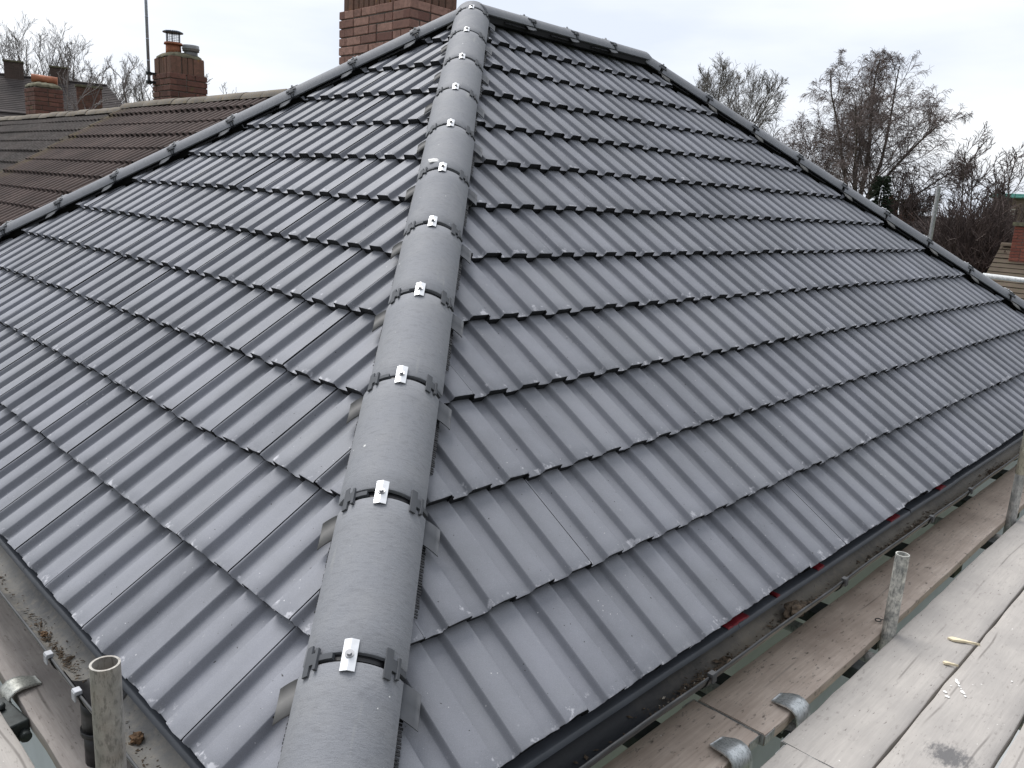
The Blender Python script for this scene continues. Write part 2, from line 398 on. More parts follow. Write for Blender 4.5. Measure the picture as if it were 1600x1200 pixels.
# ---- hip tiles: a prototype with its sub-parts, local y runs up the hip
HL = .4425; HR = .119; HA = R(68); CROWN = .073
def arc_pt(a, r, y): return (r * math.sin(a), y, CROWN - HR + r * math.cos(a))
def hip_mesh(L, taper=0):
    mb = MB(); n = 20; r = HR; t = .013
    A = [-HA + 2 * HA * i / n for i in range(n + 1)]
    rnd = random.Random(5)
    ys = [0, .004] + [L * i / 6 for i in range(1, 6)] + [L - .004, L]
    rows = []
    for y in ys:
        k = -.002 if y in (0, L) else 0
        rows.append([mb.vert(arc_pt(a, r + k, y)) for a in A])
    mb.strip(rows)
    for y, f in ((0, 0), (L, 1)):
        o = [mb.vert(arc_pt(a, r - .002, y)) for a in A]; i_ = [mb.vert(arc_pt(a, r - t, y)) for a in A]
        mb.strip([i_, o] if not f else [o, i_], False)
    inn = [[mb.vert(arc_pt(a, r - t, y)) for a in A] for y in (L, 0)]
    mb.strip(inn)
    for a, f in ((-HA, 0), (HA, 1)):
        q = [mb.vert(arc_pt(a, r, 0)), mb.vert(arc_pt(a, r, L)), mb.vert(arc_pt(a, r - t, L)), mb.vert(arc_pt(a, r - t, 0))]
        mb.face(q if f else q[::-1])
    return mb
def bent_box(mb, a0, a1, y0, y1, r0, r1, n=3):
    """a slab wrapped round the hip tile between angles a0..a1"""
    rows = []
    for i in range(n + 1):
        a = a0 + (a1 - a0) * i / n
        rows.append([mb.vert(arc_pt(a, r, y)) for r, y in ((r0, y0), (r1, y0), (r1, y1), (r0, y1))])
    for p, q in zip(rows[:-1], rows[1:]):
        for i in range(4): mb.face((p[i], q[i], q[(i + 1) % 4], p[(i + 1) % 4]))
    mb.face(rows[0]); mb.face(rows[-1][::-1])
TL = HL - .023
def make_hip_proto(full=True):
    h = hip_mesh(TL).build('hip_tile', HIP, house)
    y = HL - .0115
    mb = MB(); bent_box(mb, -HA - .06, HA + .06, y - .04, y + .04, HR - .026, HR - .0135, 18)
    bent_box(mb, -R(50), R(50), y - .004, y + .004, HR - .0135, HR - .0105, 14)
    mb.build('joint_strap', BLACK, h)
    for sgn in (-1, 1):
        mb = MB(); c = sgn * R(43)
        bent_box(mb, c - .12, c + .02, y - .034, y + .034, HR + .001, HR + .006, 2)
        bent_box(mb, c + .02, c + .13, y - .012, y + .014, HR + .001, HR + .006, 2)
        bent_box(mb, c + .13, c + .19, y - .026, y + .022, HR + .001, HR + .009, 2)
        bent_box(mb, c + .19, c + .45, y - .005, y + .008, HR - .012, HR + .003, 2)
        mb.build('clamp', RUBBER, h)
        # soft flap that drapes from the strap's end down onto the roof tiles
        mb = MB(); rows = []
        for i in range(6):
            t = i / 5; row = []
            for yy in (y - .082, y - .04, y - .006):
                x = sgn * (HR * math.sin(HA) - .012 + .050 * t); z = CROWN - HR + HR * math.cos(HA) - .002 + .005 * math.sin(t * 2.6) - .034 * t + (.006 * t if yy > y - .03 else 0)
                row.append((x, yy - .018 * t, z))
            rows.append(row)
        T = [[mb.vert(p) for p in r] for r in rows]; B = [[mb.vert((p[0], p[1], p[2] - .004)) for p in r] for r in rows]
        mb.strip(T if sgn < 0 else T[::-1]); mb.strip(B[::-1] if sgn < 0 else B)
        for a in (0, 2):
            for i in range(5): mb.face((T[i][a], T[i + 1][a], B[i + 1][a], B[i][a]))
        mb.face((T[5][0], T[5][1], B[5][1], B[5][0])); mb.face((T[5][1], T[5][2], B[5][2], B[5][1]))
        mb.build('flap', PALERUB if sgn < 0 else RUBBER, h)
        # comb filler peeping out under the tile's edge
        mb = MB(); rnd = random.Random(3 + sgn)
        xe = HR * math.sin(HA) - .006; ze = CROWN - HR + HR * math.cos(HA) - .008
        yy = .15
        while yy < .40:
            ln = .0125 + rnd.uniform(-.001, .002); tz = rnd.uniform(-.021, -.018)
            p = [(xe - .02, yy, ze + .004), (xe - .02, yy + .0045, ze + .004), (xe + ln, yy + .0045, ze + tz), (xe + ln, yy, ze + tz)]
            a = [mb.vert((sgn * q[0], q[1], q[2])) for q in p]; b = [mb.vert((sgn * q[0], q[1], q[2] - .003)) for q in p]
            mb.face(a); mb.face(b[::-1]); mb.face((a[2], a[3], b[3], b[2])); mb.face((a[0], a[3], b[3], b[0])); mb.face((a[1], a[2], b[2], b[1]))
            yy += .0078
        mb.build('comb_filler', BLACK, h)
    # folded bright plate across the joint, with its screw
    mb = MB(); z = CROWN + .003; w = .0155; l = .036; f = .005
    T = [[mb.vert((x, y + yy + (.0 if x else 0), z + (f if x == 0 else 0))) for x in (-w, 0, w)] for yy in (-l, l)]
    B = [[mb.vert((x, y + yy, z + (f if x == 0 else 0) - .0022)) for x in (-w, 0, w)] for yy in (-l, l)]
    mb.strip(T, False); mb.strip(B[::-1], False)
    for yy in (0, 1):
        for i in (0, 1): mb.face((T[yy][i], T[yy][i + 1], B[yy][i + 1], B[yy][i]))
    for i in (0, 2): mb.face((T[0][i], T[1][i], B[1][i], B[0][i]))
    mb.build('fixing_plate', STEEL, h)
    mb = MB(); mb.tube((0, y, z + f - .001), (0, y, z + f + .002), .0095, n=16); mb.tube((0, y, z + f + .0021), (0, y, z + f + .0075), .0058, n=6, smooth=False)
    mb.build('screw', SCREW, h)
    return h
proto = make_hip_proto()
rj = random.Random(77)
def run_hip(p0, d, side, s0, n, lab=None, jit=.004):
    d = Vector(d).normalized()
    for i in range(n):
        h = proto if not proto.get('used') else copy_tree(proto, house)
        proto['used'] = 1
        M = hip_frame(Vector(p0) + d * (s0 + i * HL), d, side)
        J = Matrix.Translation((rj.gauss(0, .002), rj.gauss(0, .0015), rj.gauss(0, .0012))) @ Matrix.Rotation(rj.gauss(0, jit), 4, 'Z') @ Matrix.Rotation(rj.gauss(0, .012), 4, 'Y')
        h.matrix_local = M @ J
hipd = Vector((CP, CP, SP))
run_hip((0, 0, 0), hipd, (1, -1, 0), .412 - HL * 1, 11)
run_hip((0, LY, 0), (HW, -RB, HH), (-RB, -HW, 0), .36 - HL, 11)
run_hip((LX, 0, 0), (-EX2, HW, HH), (HW, EX2, 0), .42 - HL, 11)
run_hip((LX, LY, 0), (-EX2, -RB, HH), (-RB, EX2, 0), .42 - HL, 11)
del proto['used']
# ridge
def ridge_piece(x0, L, first=True):
    h = copy_tree(ridge_proto, house); M = hip_frame((x0 + L, HW, HH + .0), (-1, 0, 0), (0, 1, 0))
    return h, M
for x, full in ((3.09, 1), (3.53, 1), (3.97, 1)):
    h = copy_tree(proto, house)
    h.name = 'ridge_tile'
    M = hip_frame((x, HW, HH + .01), (1, 0, 0), (0, -1, 0)); h.matrix_local = M @ Matrix.Rotation(rj.gauss(0, .004), 4, 'Z')
# short cut tiles closing the hips and the ridge end
def short_tile(name, p0, d, side, L):
    h = hip_mesh(L).build(name, HIP, house); h.matrix_local = hip_frame(p0, d, side); return h
dl = hipd.normalized(); end = math.sqrt(2 * HW * HW + HH * HH)
sA = .412 + 10 * HL
short_tile('hip_tile', dl * sA, dl, (1, -1, 0), end - sA + .075)
d2 = Vector((CP, -CP, SP)).normalized(); sB = .30 + 10 * HL
for p0, d, side, b_ in (((0, LY, 0), (HW, -RB, HH), (-RB, -HW, 0), .36 + 10 * HL), ((LX, 0, 0), (-EX2, HW, HH), (HW, EX2, 0), .42 + 10 * HL), ((LX, LY, 0), (-EX2, -RB, HH), (-RB, EX2, 0), .42 + 10 * HL)):
    dd = Vector(d).normalized(); short_tile('hip_tile', Vector(p0) + dd * b_, dd, side, Vector(d).length - b_ + .03)
short_tile('ridge_tile', (4.413, HW, HH + .008), (1, 0, 0), (0, -1, 0), XR - 4.413 + .02)

# ---- eaves: tray, red felt, fascia, soffit, walls
GZ = -5.4
def band(name, mat, pts, x0, x1, axis, parent, seg=1, wob=0, seed=0):
    """sweep an open (offset, z) polyline along x (right eaves) or y (left eaves)"""
    mb = MB(); rnd = random.Random(seed); rows = []
    for i in range(seg + 1):
        x = x0 + (x1 - x0) * i / seg; w = rnd.uniform(-wob, wob)
        rows.append([mb.vert((x, o, z + w) if axis == 'x' else (o, x, z + w)) for o, z in pts])
    mb.strip(rows if axis == 'y' else rows[::-1], True)
    return mb.build(name, mat, parent)
for ax, L in (('x', LX), ('y', LY)):
    n = int(L / 1.5)
    for i in range(n + 1):
        a = i * 1.5 + (.0 if ax == 'x' else .2); b = min(a + 1.496, L)
        if b > a + .05: band('eaves_tray', TRAY, [(.10, -.044), (.020, -.047), (.012, -.048), (.008, -.050), (.004, -.062)], a, b, ax, house, 8, .0022, i)
for a, b in ((1.44, 1.57), (1.75, 1.78), (2.07, 2.12), (2.78, 2.88), (3.4, 3.5)):
    band('red_felt_edge', RED, [(.05, -.042), (.0165, -.0435), (.0125, -.0445), (.0105, -.0475)], a, b, 'x', house, 14, .004, int(a * 9))
for ax, L in (('x', LX), ('y', LY)):
    mb = MB()
    if ax == 'x':
        mb.box((L / 2, .062, -.125), (L - .1, .02, .15)); mb.box((L / 2, .18, -.205), (L - .1, .24, .012))
    else:
        mb.box((.062, L / 2, -.125), (.02, L - .1, .15)); mb.box((.18, L / 2, -.205), (.24, L - .1, .012))
    mb.build('fascia', FASC, house)
mb = MB(); mb.box((LX / 2, LY / 2, GZ / 2 - .1), (LX - .6, LY - .6, -GZ - .2))
mb.build('wall', WALLM, house)

# ---- gutters
def gutter_pts(c, z, r=.056, n=14, sgn=1):
    return [(c + sgn * r * math.cos(math.pi * i / n), z - r * math.sin(math.pi * i / n)) for i in range(n + 1)]
GC = {'x': -.008, 'y': -.022}
def make_gutter(ax, x0, x1):
    c, z = GC[ax], -.070
    pts = gutter_pts(c, z); inner = [(c + (o - c) * .94, zz + .0 if zz > z - .001 else z + (zz - z) * .94) for o, zz in pts]
    mb = MB(); rows = []; rows2 = []
    N = 40
    for i in range(N + 1):
        x = x0 + (x1 - x0) * i / N; wv = .0025 * math.sin(i * 1.7) + .002 * math.sin(i * .6)
        f = (lambda o, zz: (x, o, zz + wv)) if ax == 'x' else (lambda o, zz: (o, x, zz + wv))
        rows.append([mb.vert(f(o, zz)) for o, zz in inner]); rows2.append([mb.vert(f(o, zz)) for o, zz in pts])
    mb.strip(rows if ax == 'x' else rows[::-1]); mb.strip(rows2[::-1] if ax == 'x' else rows2)
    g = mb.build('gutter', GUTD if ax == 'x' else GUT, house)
    mb = MB(); rows = []
    for i in range(N + 1):
        x = x0 + (x1 - x0) * i / N; wv = .0025 * math.sin(i * 1.7) + .002 * math.sin(i * .6)
        rr = [(c - .0520, z - .004), (c - .0530, z + .001), (c - .0555, z + .0022), (c - .0585, z + .0012), (c - .0592, z - .002), (c - .0575, z - .006)]
        rows.append([mb.vert((x, o, zz + wv) if ax == 'x' else (o, x, zz + wv)) for o, zz in rr])
    mb.strip(rows if ax == 'x' else rows[::-1]); mb.build('gutter_rim', GUTRIM, g)
    return g
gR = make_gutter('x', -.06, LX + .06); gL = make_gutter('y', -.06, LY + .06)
def bracket(g, ax, x, mat=BLACK, lip=GUTRIM):
    c, z = GC[ax], -.070; mb = MB(); n = 12; rows = []
    for i in range(n + 1):
        a = math.pi * i / n; row = []
        for rr, xx in ((.0575, x - .016), (.0615, x - .016), (.0615, x + .016), (.0575, x + .016)):
            o = c + rr * math.cos(a); zz = z - rr * math.sin(a); row.append(mb.vert((xx, o, zz) if ax == 'x' else (o, xx, zz)))
        rows.append(row)
    for p, q in zip(rows[:-1], rows[1:]):
        for i in range(4): mb.face((p[i], p[(i + 1) % 4], q[(i + 1) % 4], q[i]))
    b = mb.build('gutter_bracket', mat, g)
    mb = MB()
    d = (.024, .018, .012) if ax == 'x' else (.018, .024, .012)
    q = c - .0585
    mb.box((x, q, z + .004) if ax == 'x' else (q, x, z + .004), d)
    mb.box((x, q - .008, z - .006) if ax == 'x' else (q - .008, x, z - .006), (.024, .005, .026) if ax == 'x' else (.005, .024, .026))
    o = mb.build('gutter_bracket', lip, g, bevel=.002)
for x in (.35, 1.22, 2.12, 3.05, 3.62, 4.6, 5.5): bracket(gR, 'x', x)
PALEC = mat_simple('chalky_grey_clip', (.42, .43, .46), .6, var=.15)
for y in (1.16, .945): bracket(gL, 'y', y, BLACK, PALEC)
for y in (2.0, 2.9, 3.8): bracket(gL, 'y', y)
# running outlet of the left gutter
mb = MB(); c, z = -.022, -.070
rows = []
for yy in (.905, 1.07):
    rows.append([mb.vert((c + .0515 * math.cos(math.pi * i / 14), yy, z + .001 - .0515 * math.sin(math.pi * i / 14))) for i in range(15)])
mb.strip(rows[::-1])
mb.tube((c, .985, z - .05), (c, .985, z - .14), .041, n=20); mb.tube((c, .985, z - .14), (c, .985, z - .155), .045, n=20); mb.tube((c, .985, z - .15), (c, .985, z - .24), .038, n=20)
mb.build('outlet', BLACK, gL)

# ---- brick chimneys, real bricks round a mortar core
def brick_stack(name, x0, y0, w, d, z0, z1, mat, parent, seed, soldier=False):
    rnd = random.Random(seed); mb = MB(); z = z0; k = 0
    H = .215 if soldier else .065
    while z < z1 - .02:
        for face in range(4):
            L = w if face % 2 == 0 else d
            seq = []; u = 0.0
            if soldier: unit = [.065]
            else: unit = [.215, .215, .1025, .215] if (k + face) % 2 else [.1025, .215, .215, .215]
            i = 0
            while u < L - .03:
                b = min(unit[(i + (k // 2)) % len(unit)], L - u)
                if L - u - b < .05: b = L - u
                seq.append((u, b)); u += b + .011; i += 1
            for u, b in seq:
                ins = .012 + rnd.uniform(-.003, .003); t = .09
                hh = H * rnd.uniform(.95, 1.02); c = u + b / 2
                if face == 0: cc = (x0 + c, y0 + t / 2 - ins + .012); dd = (b, t)
                elif face == 2: cc = (x0 + w - c, y0 + d - t / 2 + ins - .012); dd = (b, t)
                elif face == 1: cc = (x0 + w - t / 2 + ins - .012, y0 + c); dd = (t, b)
                else: cc = (x0 + t / 2 - ins + .012, y0 + d - c); dd = (t, b)
                rot = Matrix.Rotation(rnd.gauss(0, .008), 3, 'Z') @ Matrix.Rotation(rnd.gauss(0, .006), 3, 'X')
                mb.box((cc[0] + rnd.gauss(0, .001), cc[1] + rnd.gauss(0, .001), z + hh / 2), (dd[0] - .001, dd[1], hh), rot, tone=rnd.random())
        z += H + .011; k += 1
    o = mb.build(name, mat, parent, bevel=.004, bseg=1)
    return o
def core(name, x0, y0, w, d, z0, z1, parent, ins=.013):
    mb = MB(); mb.box((x0 + w / 2, y0 + d / 2, (z0 + z1) / 2), (w - 2 * ins, d - 2 * ins, z1 - z0)); return mb.build(name, MORT, parent)
BX, BY = 3.79, 4.62
ch = brick_stack('chimney', BX, BY, .56, 1.02, .9, 2.70, BRICK, house, 5)
core('mortar', BX, BY, .56, 1.02, .9, 2.695, ch)
brick_stack('soldier_course', BX + .03, BY + .03, .50, .96, 2.705, 2.92, SOLD, ch, 6, True)
core('mortar', BX + .03, BY + .03, .50, .96, 2.70, 2.92, ch)
brick_stack('corbel', BX, BY, .56, 1.02, 2.93, 3.15, BRICK, ch, 8); core('mortar', BX, BY, .56, 1.02, 2.92, 3.14, ch)
for yy in (BY + .28, BY + .72):
    mb = MB(); mb.tube((BX + .28, yy, 3.14), (BX + .28, yy, 3.5), .13, .11, n=20); mb.build('chimney_pot', TERRA, ch)

# ------------------------------------------------------------------ terrace behind: brown roofs
def wavy_slope(name, mat, org, U, S, N, L, ncourse, gauge, per, hh, parent, seed, moss0=None, spp=4, step=.03):
    mb = MB(); rnd = random.Random(seed); org, U, S, N = map(Vector, (org, U, S, N))
    n = int(L / per * spp)
    for c in range(ncourse):
        rows = []; off = rnd.uniform(-.004, .004)
        prof = []
        for i in range(n + 1):
            u = L * i / n; ph = (u / per) % 1.0
            h = hh * min(1, max(0, (.5 - abs(ph - .5) * 1.0 - .18) / .13))
            prof.append((u, h + noise.noise((u * .9, c * 3.1, seed)) * .006))
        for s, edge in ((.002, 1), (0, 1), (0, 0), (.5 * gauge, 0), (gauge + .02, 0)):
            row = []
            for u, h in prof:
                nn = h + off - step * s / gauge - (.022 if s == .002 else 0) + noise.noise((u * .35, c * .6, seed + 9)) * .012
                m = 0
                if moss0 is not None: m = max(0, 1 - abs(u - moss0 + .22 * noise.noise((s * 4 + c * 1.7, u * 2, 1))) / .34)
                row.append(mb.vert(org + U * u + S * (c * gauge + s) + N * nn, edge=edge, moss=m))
            rows.append(row)
        mb.strip(rows[0:2], False); mb.strip(rows[2:])
    return mb.build(name, mat, parent)
TX, TZ, TPH = 3.97, 2.12, R(31.5)
EX = TX - 12.6 * G * math.cos(TPH); EZ = TZ - 12.6 * G * math.sin(TPH)
def terrace(y0, y1, mat, label, seed, moss0, tz=0):
    TZ = 2.12 + tz; EZ = TZ - 12.6 * G * math.sin(TPH)
    h = empty('terraced_house', (TX, y0, 0), label, 'house')
    a = math.cos(TPH); b = math.sin(TPH)
    inv = Vector((-TX, -y0, 0))
    wavy_slope('roof', mat, Vector((EX, y1, EZ)) + inv, (0, -1, 0), (a, 0, b), (-b, 0, a), y1 - y0, 13, G * .97, .150, .040, h, seed, moss0, 10, .022)
    mb = MB()
    q = [(TX, TZ - .0), (2 * TX - EX, EZ)]
    P = [mb.vert(Vector((x, y, z)) + inv) for y in (y0, y1) for x, z in q]; mb.face((P[0], P[1], P[3], P[2]))
    # gable ends and walls
    for y in (y0 + .02, y1 - .02):
        g = [mb.vert(Vector(p) + inv) for p in ((EX + .3, y, GZ), (2 * TX - EX - .3, y, GZ), (2 * TX - EX - .3, y, EZ), (TX, y, TZ - .08), (EX + .3, y, EZ + .1))]; mb.face(g)
    g = [mb.vert(Vector(p) + inv) for p in ((EX + .3, y0, GZ), (EX + .3, y1, GZ), (EX + .3, y1, EZ + .1), (EX + .3, y0, EZ + .1))]; mb.face(g)
    mb.build('wall', HWALL, h)
    # ridge tiles
    mb = MB(); y = y0; rnd = random.Random(seed + 1)
    while y < y1 - .02:
        l = min(.44, y1 - y); rows = []; dzz = rnd.uniform(-.007, .007)
        for yy, k in ((y + .004, -.002), (y + .012, .0), (y + l - .012, 0), (y + l - .004, -.002)):
            rows.append([mb.vert(Vector((TX + (.125 + k) * math.sin(t), yy, TZ - .055 + dzz + (.115 + k) * math.cos(t))) + inv) for t in [R(-75 + 150 * i / 10) for i in range(11)]])
        mb.strip(rows[::-1]); y += l
    mb.build('ridge_capping', RIDGEM, h)
    return h
T1 = terrace(6.75, 11.05, BROWN, 'brown tiled house next to the grey roof with a caged chimney pot', 3, .12, -.04)
T2 = terrace(11.06, 26.0, GREYB, 'darker weathered grey brown roof beyond the mossy party line', 8, 14.85, -.085)
def local_parent(o, p):
    o.parent = p; o.matrix_local = Matrix.Translation(-p.location)
# chimney of the brown house, just behind its ridge
def flaunch(cx, cy, hx, hy, z, h, parent, seed):
    mb = MB(); rows = []
    for s, dz_ in ((1.0, 0), (.985, .3 * h), (.86, .62 * h), (.6, .9 * h), (.3, h)):
        ring = []
        for i in range(28):
            t = 2 * math.pi * i / 28; c_, s_ = math.cos(t), math.sin(t); q = max(abs(c_), abs(s_)) ** .85
            ring.append(mb.vert((cx + hx * s * c_ / q, cy + hy * s * s_ / q, z + dz_ + .006 * math.sin(i * 2.1 + seed))))
        rows.append(ring + [ring[0]])
    mb.strip(rows); mb.face(rows[-1][:-1]); return mb.build('flaunching', FLAUN, parent)
CX, CY, CW, CD = 4.10, 9.95, .50, .56
c1 = brick_stack('chimney', CX, CY, CW, CD, 1.6, 2.485, BRICK2, None, 21); local_parent(c1, T1)
core('mortar', CX, CY, CW, CD, 1.6, 2.48, c1)
s1 = brick_stack('soldier_course', CX + .025, CY + .025, CW - .05, CD - .05, 2.495, 2.71, SOLD, c1, 22, True)
core('mortar', CX + .025, CY + .025, CW - .05, CD - .05, 2.48, 2.71, c1)
flaunch(CX + CW / 2, CY + CD / 2, CW / 2 - .02, CD / 2 - .02, 2.71, .075, c1, 0)
px, py = CX + .17, CY + .26
mb = MB(); mb.tube((px, py, 2.75), (px, py, 2.875), .098, .094, n=24); mb.tube((px, py, 2.875), (px, py, 2.90), .118, .112, n=24)
pot = mb.build('chimney_pot', TERRA, c1)
mb = MB()
for i in range(18):
    t = 2 * math.pi * i / 18; r = .085; x, y = px + r * math.cos(t), py + r * math.sin(t)
    mb.tube((x, y, 2.89), (x, y, 3.025), .006 if i % 6 == 0 else .0022, n=5)
for k in range(6):
    z = 2.905 + k * .02
    for i in range(18):
        t = 2 * math.pi * i / 18; t2 = 2 * math.pi * (i + 1) / 18
        mb.tube((px + .085 * math.cos(t), py + .085 * math.sin(t), z), (px + .085 * math.cos(t2), py + .085 * math.sin(t2), z), .0018, n=4, caps=False)
for r0, r1, z0, z1 in ((.128, .128, 3.022, 3.032), (.128, .09, 3.032, 3.048), (.09, .02, 3.048, 3.056)): mb.tube((px, py, z0), (px, py, z1), r0, r1, n=28)
mb.build('cowl', COWL, c1)
mb = MB(); q = (CX + .35, CY + .14); mb.tube((*q, 2.74), (*q, 2.81), .085, .085, n=22); mb.tube((*q, 2.81), (*q, 2.885), .105, .105, n=22); mb.tube((*q, 2.835), (*q, 2.85), .11, .11, n=22)
mb.build('chimney_pot', POTGR, c1)
# aerial mast with bracket on that chimney
mast = empty('aerial_mast', (CX - .075, CY + CD - .08, 2.1), 'thin grey aerial mast clamped to the side of the caged chimney', 'aerial mast')
mb = MB(); mb.tube((0, 0, .26), (0, 0, 2.4), .019, n=12)
for k in range(7): mb.tube((0, 0, .55 + k * .27), (0, 0, .565 + k * .27), .0205, n=12)
mb.build('pole', mat_galv('aerial_pole_metal', (.42, .46, .54), (.60, .63, .70), rough=.4, metal=.6), mast)
mb = MB()
for z in (.29, .40):
    mb.box((.035, -.015, z), (.11, .035, .03)); mb.tube((-.035, 0, z), (.03, 0, z), .024, n=10)
mb.build('bracket', RUSTB, mast)
# third chimney, on the far roof, with a terracotta pot laid on its side
DX, DY = 4.10, 15.55
c2 = brick_stack('chimney', DX, DY, .47, .56, 1.6, 2.60, BRICK2, None, 41); local_parent(c2, T2); core('mortar', DX, DY, .47, .56, 1.6, 2.595, c2)
flaunch(DX + .235, DY + .28, .245, .29, 2.60, .09, c2, 2)
mb = MB(); mb.tube((DX + .06, DY + .30, 2.755), (DX + .44, DY + .16, 2.735), .07, .07, n=20)
mb.build('chimney_pot', TERRA, c2)

# ------------------------------------------------------------------ scaffold
ZD = -.31
def board(x0, x1, y, mat, label, group, ax='x', wid=.225, z=ZD, bands=True, seed=0):
    """board lengthwise along local x; y is the centre line"""
    rnd = random.Random(seed); L = x1 - x0
    r = empty('scaffold_board', ((x0 + x1) / 2, y, z) if ax == 'x' else (y, (x0 + x1) / 2, z), label, 'scaffold board', group)
    if ax == 'y': r.rotation_euler.z = R(90)
    mb = MB(); n = max(4, int(L / .12)); T = []; B = []
    for i in range(n + 1):
        x = -L / 2 + L * i / n; w0 = -wid / 2 + rnd.uniform(-.0025, .0025); w1 = wid / 2 + rnd.uniform(-.0025, .0025)
        zz = .003 * math.sin(i * .31 + seed)
        row = [(x, w0, -.004 + zz), (x, w0 + .004, zz)] + [(x, w0 + (w1 - w0) * k / 5, zz + .0012 * math.cos(k * 2 + seed)) for k in range(1, 5)] + [(x, w1 - .004, zz), (x, w1, -.004 + zz)]
        T.append([mb.vert(p) for p in row]); B.append([mb.vert((x, w0, -.038)), mb.vert((x, w1, -.038))])
    mb.strip(T[::-1]); mb.strip(B)
    for i in range(n):
        a, b = mb.vert(mb.v[T[i][0]]), mb.vert(mb.v[T[i + 1][0]]); mb.face((a, b, B[i + 1][0], B[i][0])[::-1])
        a, b = mb.vert(mb.v[T[i][-1]]), mb.vert(mb.v[T[i + 1][-1]]); mb.face((a, b, B[i + 1][1], B[i][1]))
    for i, f in ((0, 0), (n, 1)):
        q = [mb.vert(mb.v[j]) for j in T[i]] + [mb.vert(mb.v[B[i][1]]), mb.vert(mb.v[B[i][0]])]; mb.face(q if f else q[::-1])
    mb.build('plank', mat, r)
    if bands:
        for sg in (-1, 1):
            mb = MB(); x = sg * (L / 2 + .0012); mb.box((x, 0, -.0195), (.0022, wid * .98, .036))
            for yy in (-wid / 2 - .0012, wid / 2 + .0012): mb.box((sg * (L / 2 - .028), yy, -.019), (.058, .002, .031))
            mb.build('end_band', GALV, r)
    return r
# right-hand lift: one inner board line by the gutter, four lines outside the standards
JX = 1.42
bA = 'inner boards under the right gutter'; bB = 'deck boards outside the scaffold posts'
board(JX - 3.9, JX - .004, -.026, BOARD_BR, 'brown inner scaffold board with rough grey patches nearest below the right gutter', bA, seed=1)
board(JX + .004, JX + 3.9, -.042, BOARD_BR, 'long brown inner scaffold board beside the paint flecked post', bA, seed=2)
J2 = 1.435
board(J2 + .004, J2 + 3.9, -.311, BOARD_GR, 'pale grey deck board with a wood splinter, nearest outside the flecked post', bB, seed=3)
board(J2 - 3.9, J2 - .004, -.325, BOARD_GR, 'grey deck board butting end to end at the bottom of the photo', bB, seed=4)
board(1.05, 4.95, -.545, BOARD_SM, 'grey deck board with white paint splashes and a dark smudge', bB, seed=5)
board(-2.86, 1.04, -.552, BOARD_GR, None, bB, seed=6)
board(.6, 4.5, -.782, BOARD_GR, 'grey deck board cut off by the right bottom corner', bB, seed=7)
board(-3.31, .59, -.782, BOARD_GR, None, bB, seed=8)
for o in [o for o in bpy.data.objects if o.get('category') == 'scaffold board' and not o.get('label')]: o['label'] = 'grey deck board behind the photographer, out of view'
board(5.33, 9.2, -.311, BOARD_GR, 'far grey deck board running on behind the cream topped post', bB, seed=9)
# left-hand lift
board(.55, 4.45, .007, BOARD_LT, 'stained brown board under the left gutter outlet', 'boards by the left gutter', 'y', seed=11)
board(4.46, 8.3, .007, BOARD_LT, 'far stained board running on under the left gutter', 'boards by the left gutter', 'y', seed=12)
board(.82, 4.7, -.272, BOARD_GR, 'pale board at the bottom left corner outside the grey gap', 'boards by the left gutter', 'y', seed=13)
# standards
def post(x, y, z0, z1, mat, label, r=.02415, top=None):
    o = empty('scaffold_post', (x, y, z0), label, 'scaffold post', 'upright scaffold tubes')
    mb = MB(); mb.pipe((0, 0, 0), (0, 0, z1 - z0 - (top or 0)), r)
    mb.build('tube', mat, o)
    if top:
        mb = MB(); mb.pipe((0, 0, z1 - z0 - top), (0, 0, z1 - z0), r + .0006); mb.build('painted_top', GALVC, o)
    return o
post(2.345, -.176, -5.4, .005, GALVP, 'short scaffold post flecked with pale paint standing between the right deck boards')
post(4.10, -.172, -5.4, 1.0, GALV, 'tall scaffold post with cream painted upper length at the right edge', top=1.06)
post(-.222, .292, -5.4, .385, GALVO, 'dull grey brown scaffold post with open top in front of the left gutter')
post(10.33, 2.40, -5.4, 1.62, GALV, 'distant scaffold post standing beyond the right hip')
post(-.30, 5.85, -5.4, 1.6, GALV, 'pale scaffold post at the left edge behind the left hip')
# solid dark bars put at the dark spots in the gaps, then transom tubes
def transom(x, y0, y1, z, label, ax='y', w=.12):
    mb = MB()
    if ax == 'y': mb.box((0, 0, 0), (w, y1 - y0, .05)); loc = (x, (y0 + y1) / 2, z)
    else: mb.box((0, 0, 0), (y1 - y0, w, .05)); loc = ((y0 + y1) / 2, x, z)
    o = mb.build('dark_bar', RUSTB, None, bevel=.004); o.location = loc
    return tag(o, label, 'scaffold bearer', 'dark bars under the inner boards')
for x, l in ((.30, None), (1.24, 'first dark bar from the bottom in the gap below the right gutter'), (1.64, 'dark bar in the gutter gap beside the end joint of the brown boards'), (2.42, 'dark bar in the gutter gap behind the brown board left of the flecked post'),
             (3.36, 'dark bar in the gutter gap just behind the top of the flecked post'), (4.42, 'dark bar in the gutter gap beyond the flecked post'), (5.2, 'farthest dark bar in the gutter gap next to the cream topped post')):
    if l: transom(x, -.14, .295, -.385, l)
def tubeobj(name, p, q, r, mat, label, cat, group=None):
    p = Vector(p); q = Vector(q); mb = MB(); mb.tube((0, 0, 0), q - p, r, n=20)
    o = mb.build(name, mat); o.location = p; return tag(o, label, cat, group)
for x, l in ((2.22, 'grey transom tube under the foot of the flecked post'), (3.92, 'grey transom tube by the foot of the cream topped post'), (1.60, 'grey transom tube under the bright board clips')):
    tubeobj('transom_tube', (x, -1.2, -.375), (x, .29, -.375), .02415, GALV, l, 'scaffold tube', 'transom tubes under the right boards')
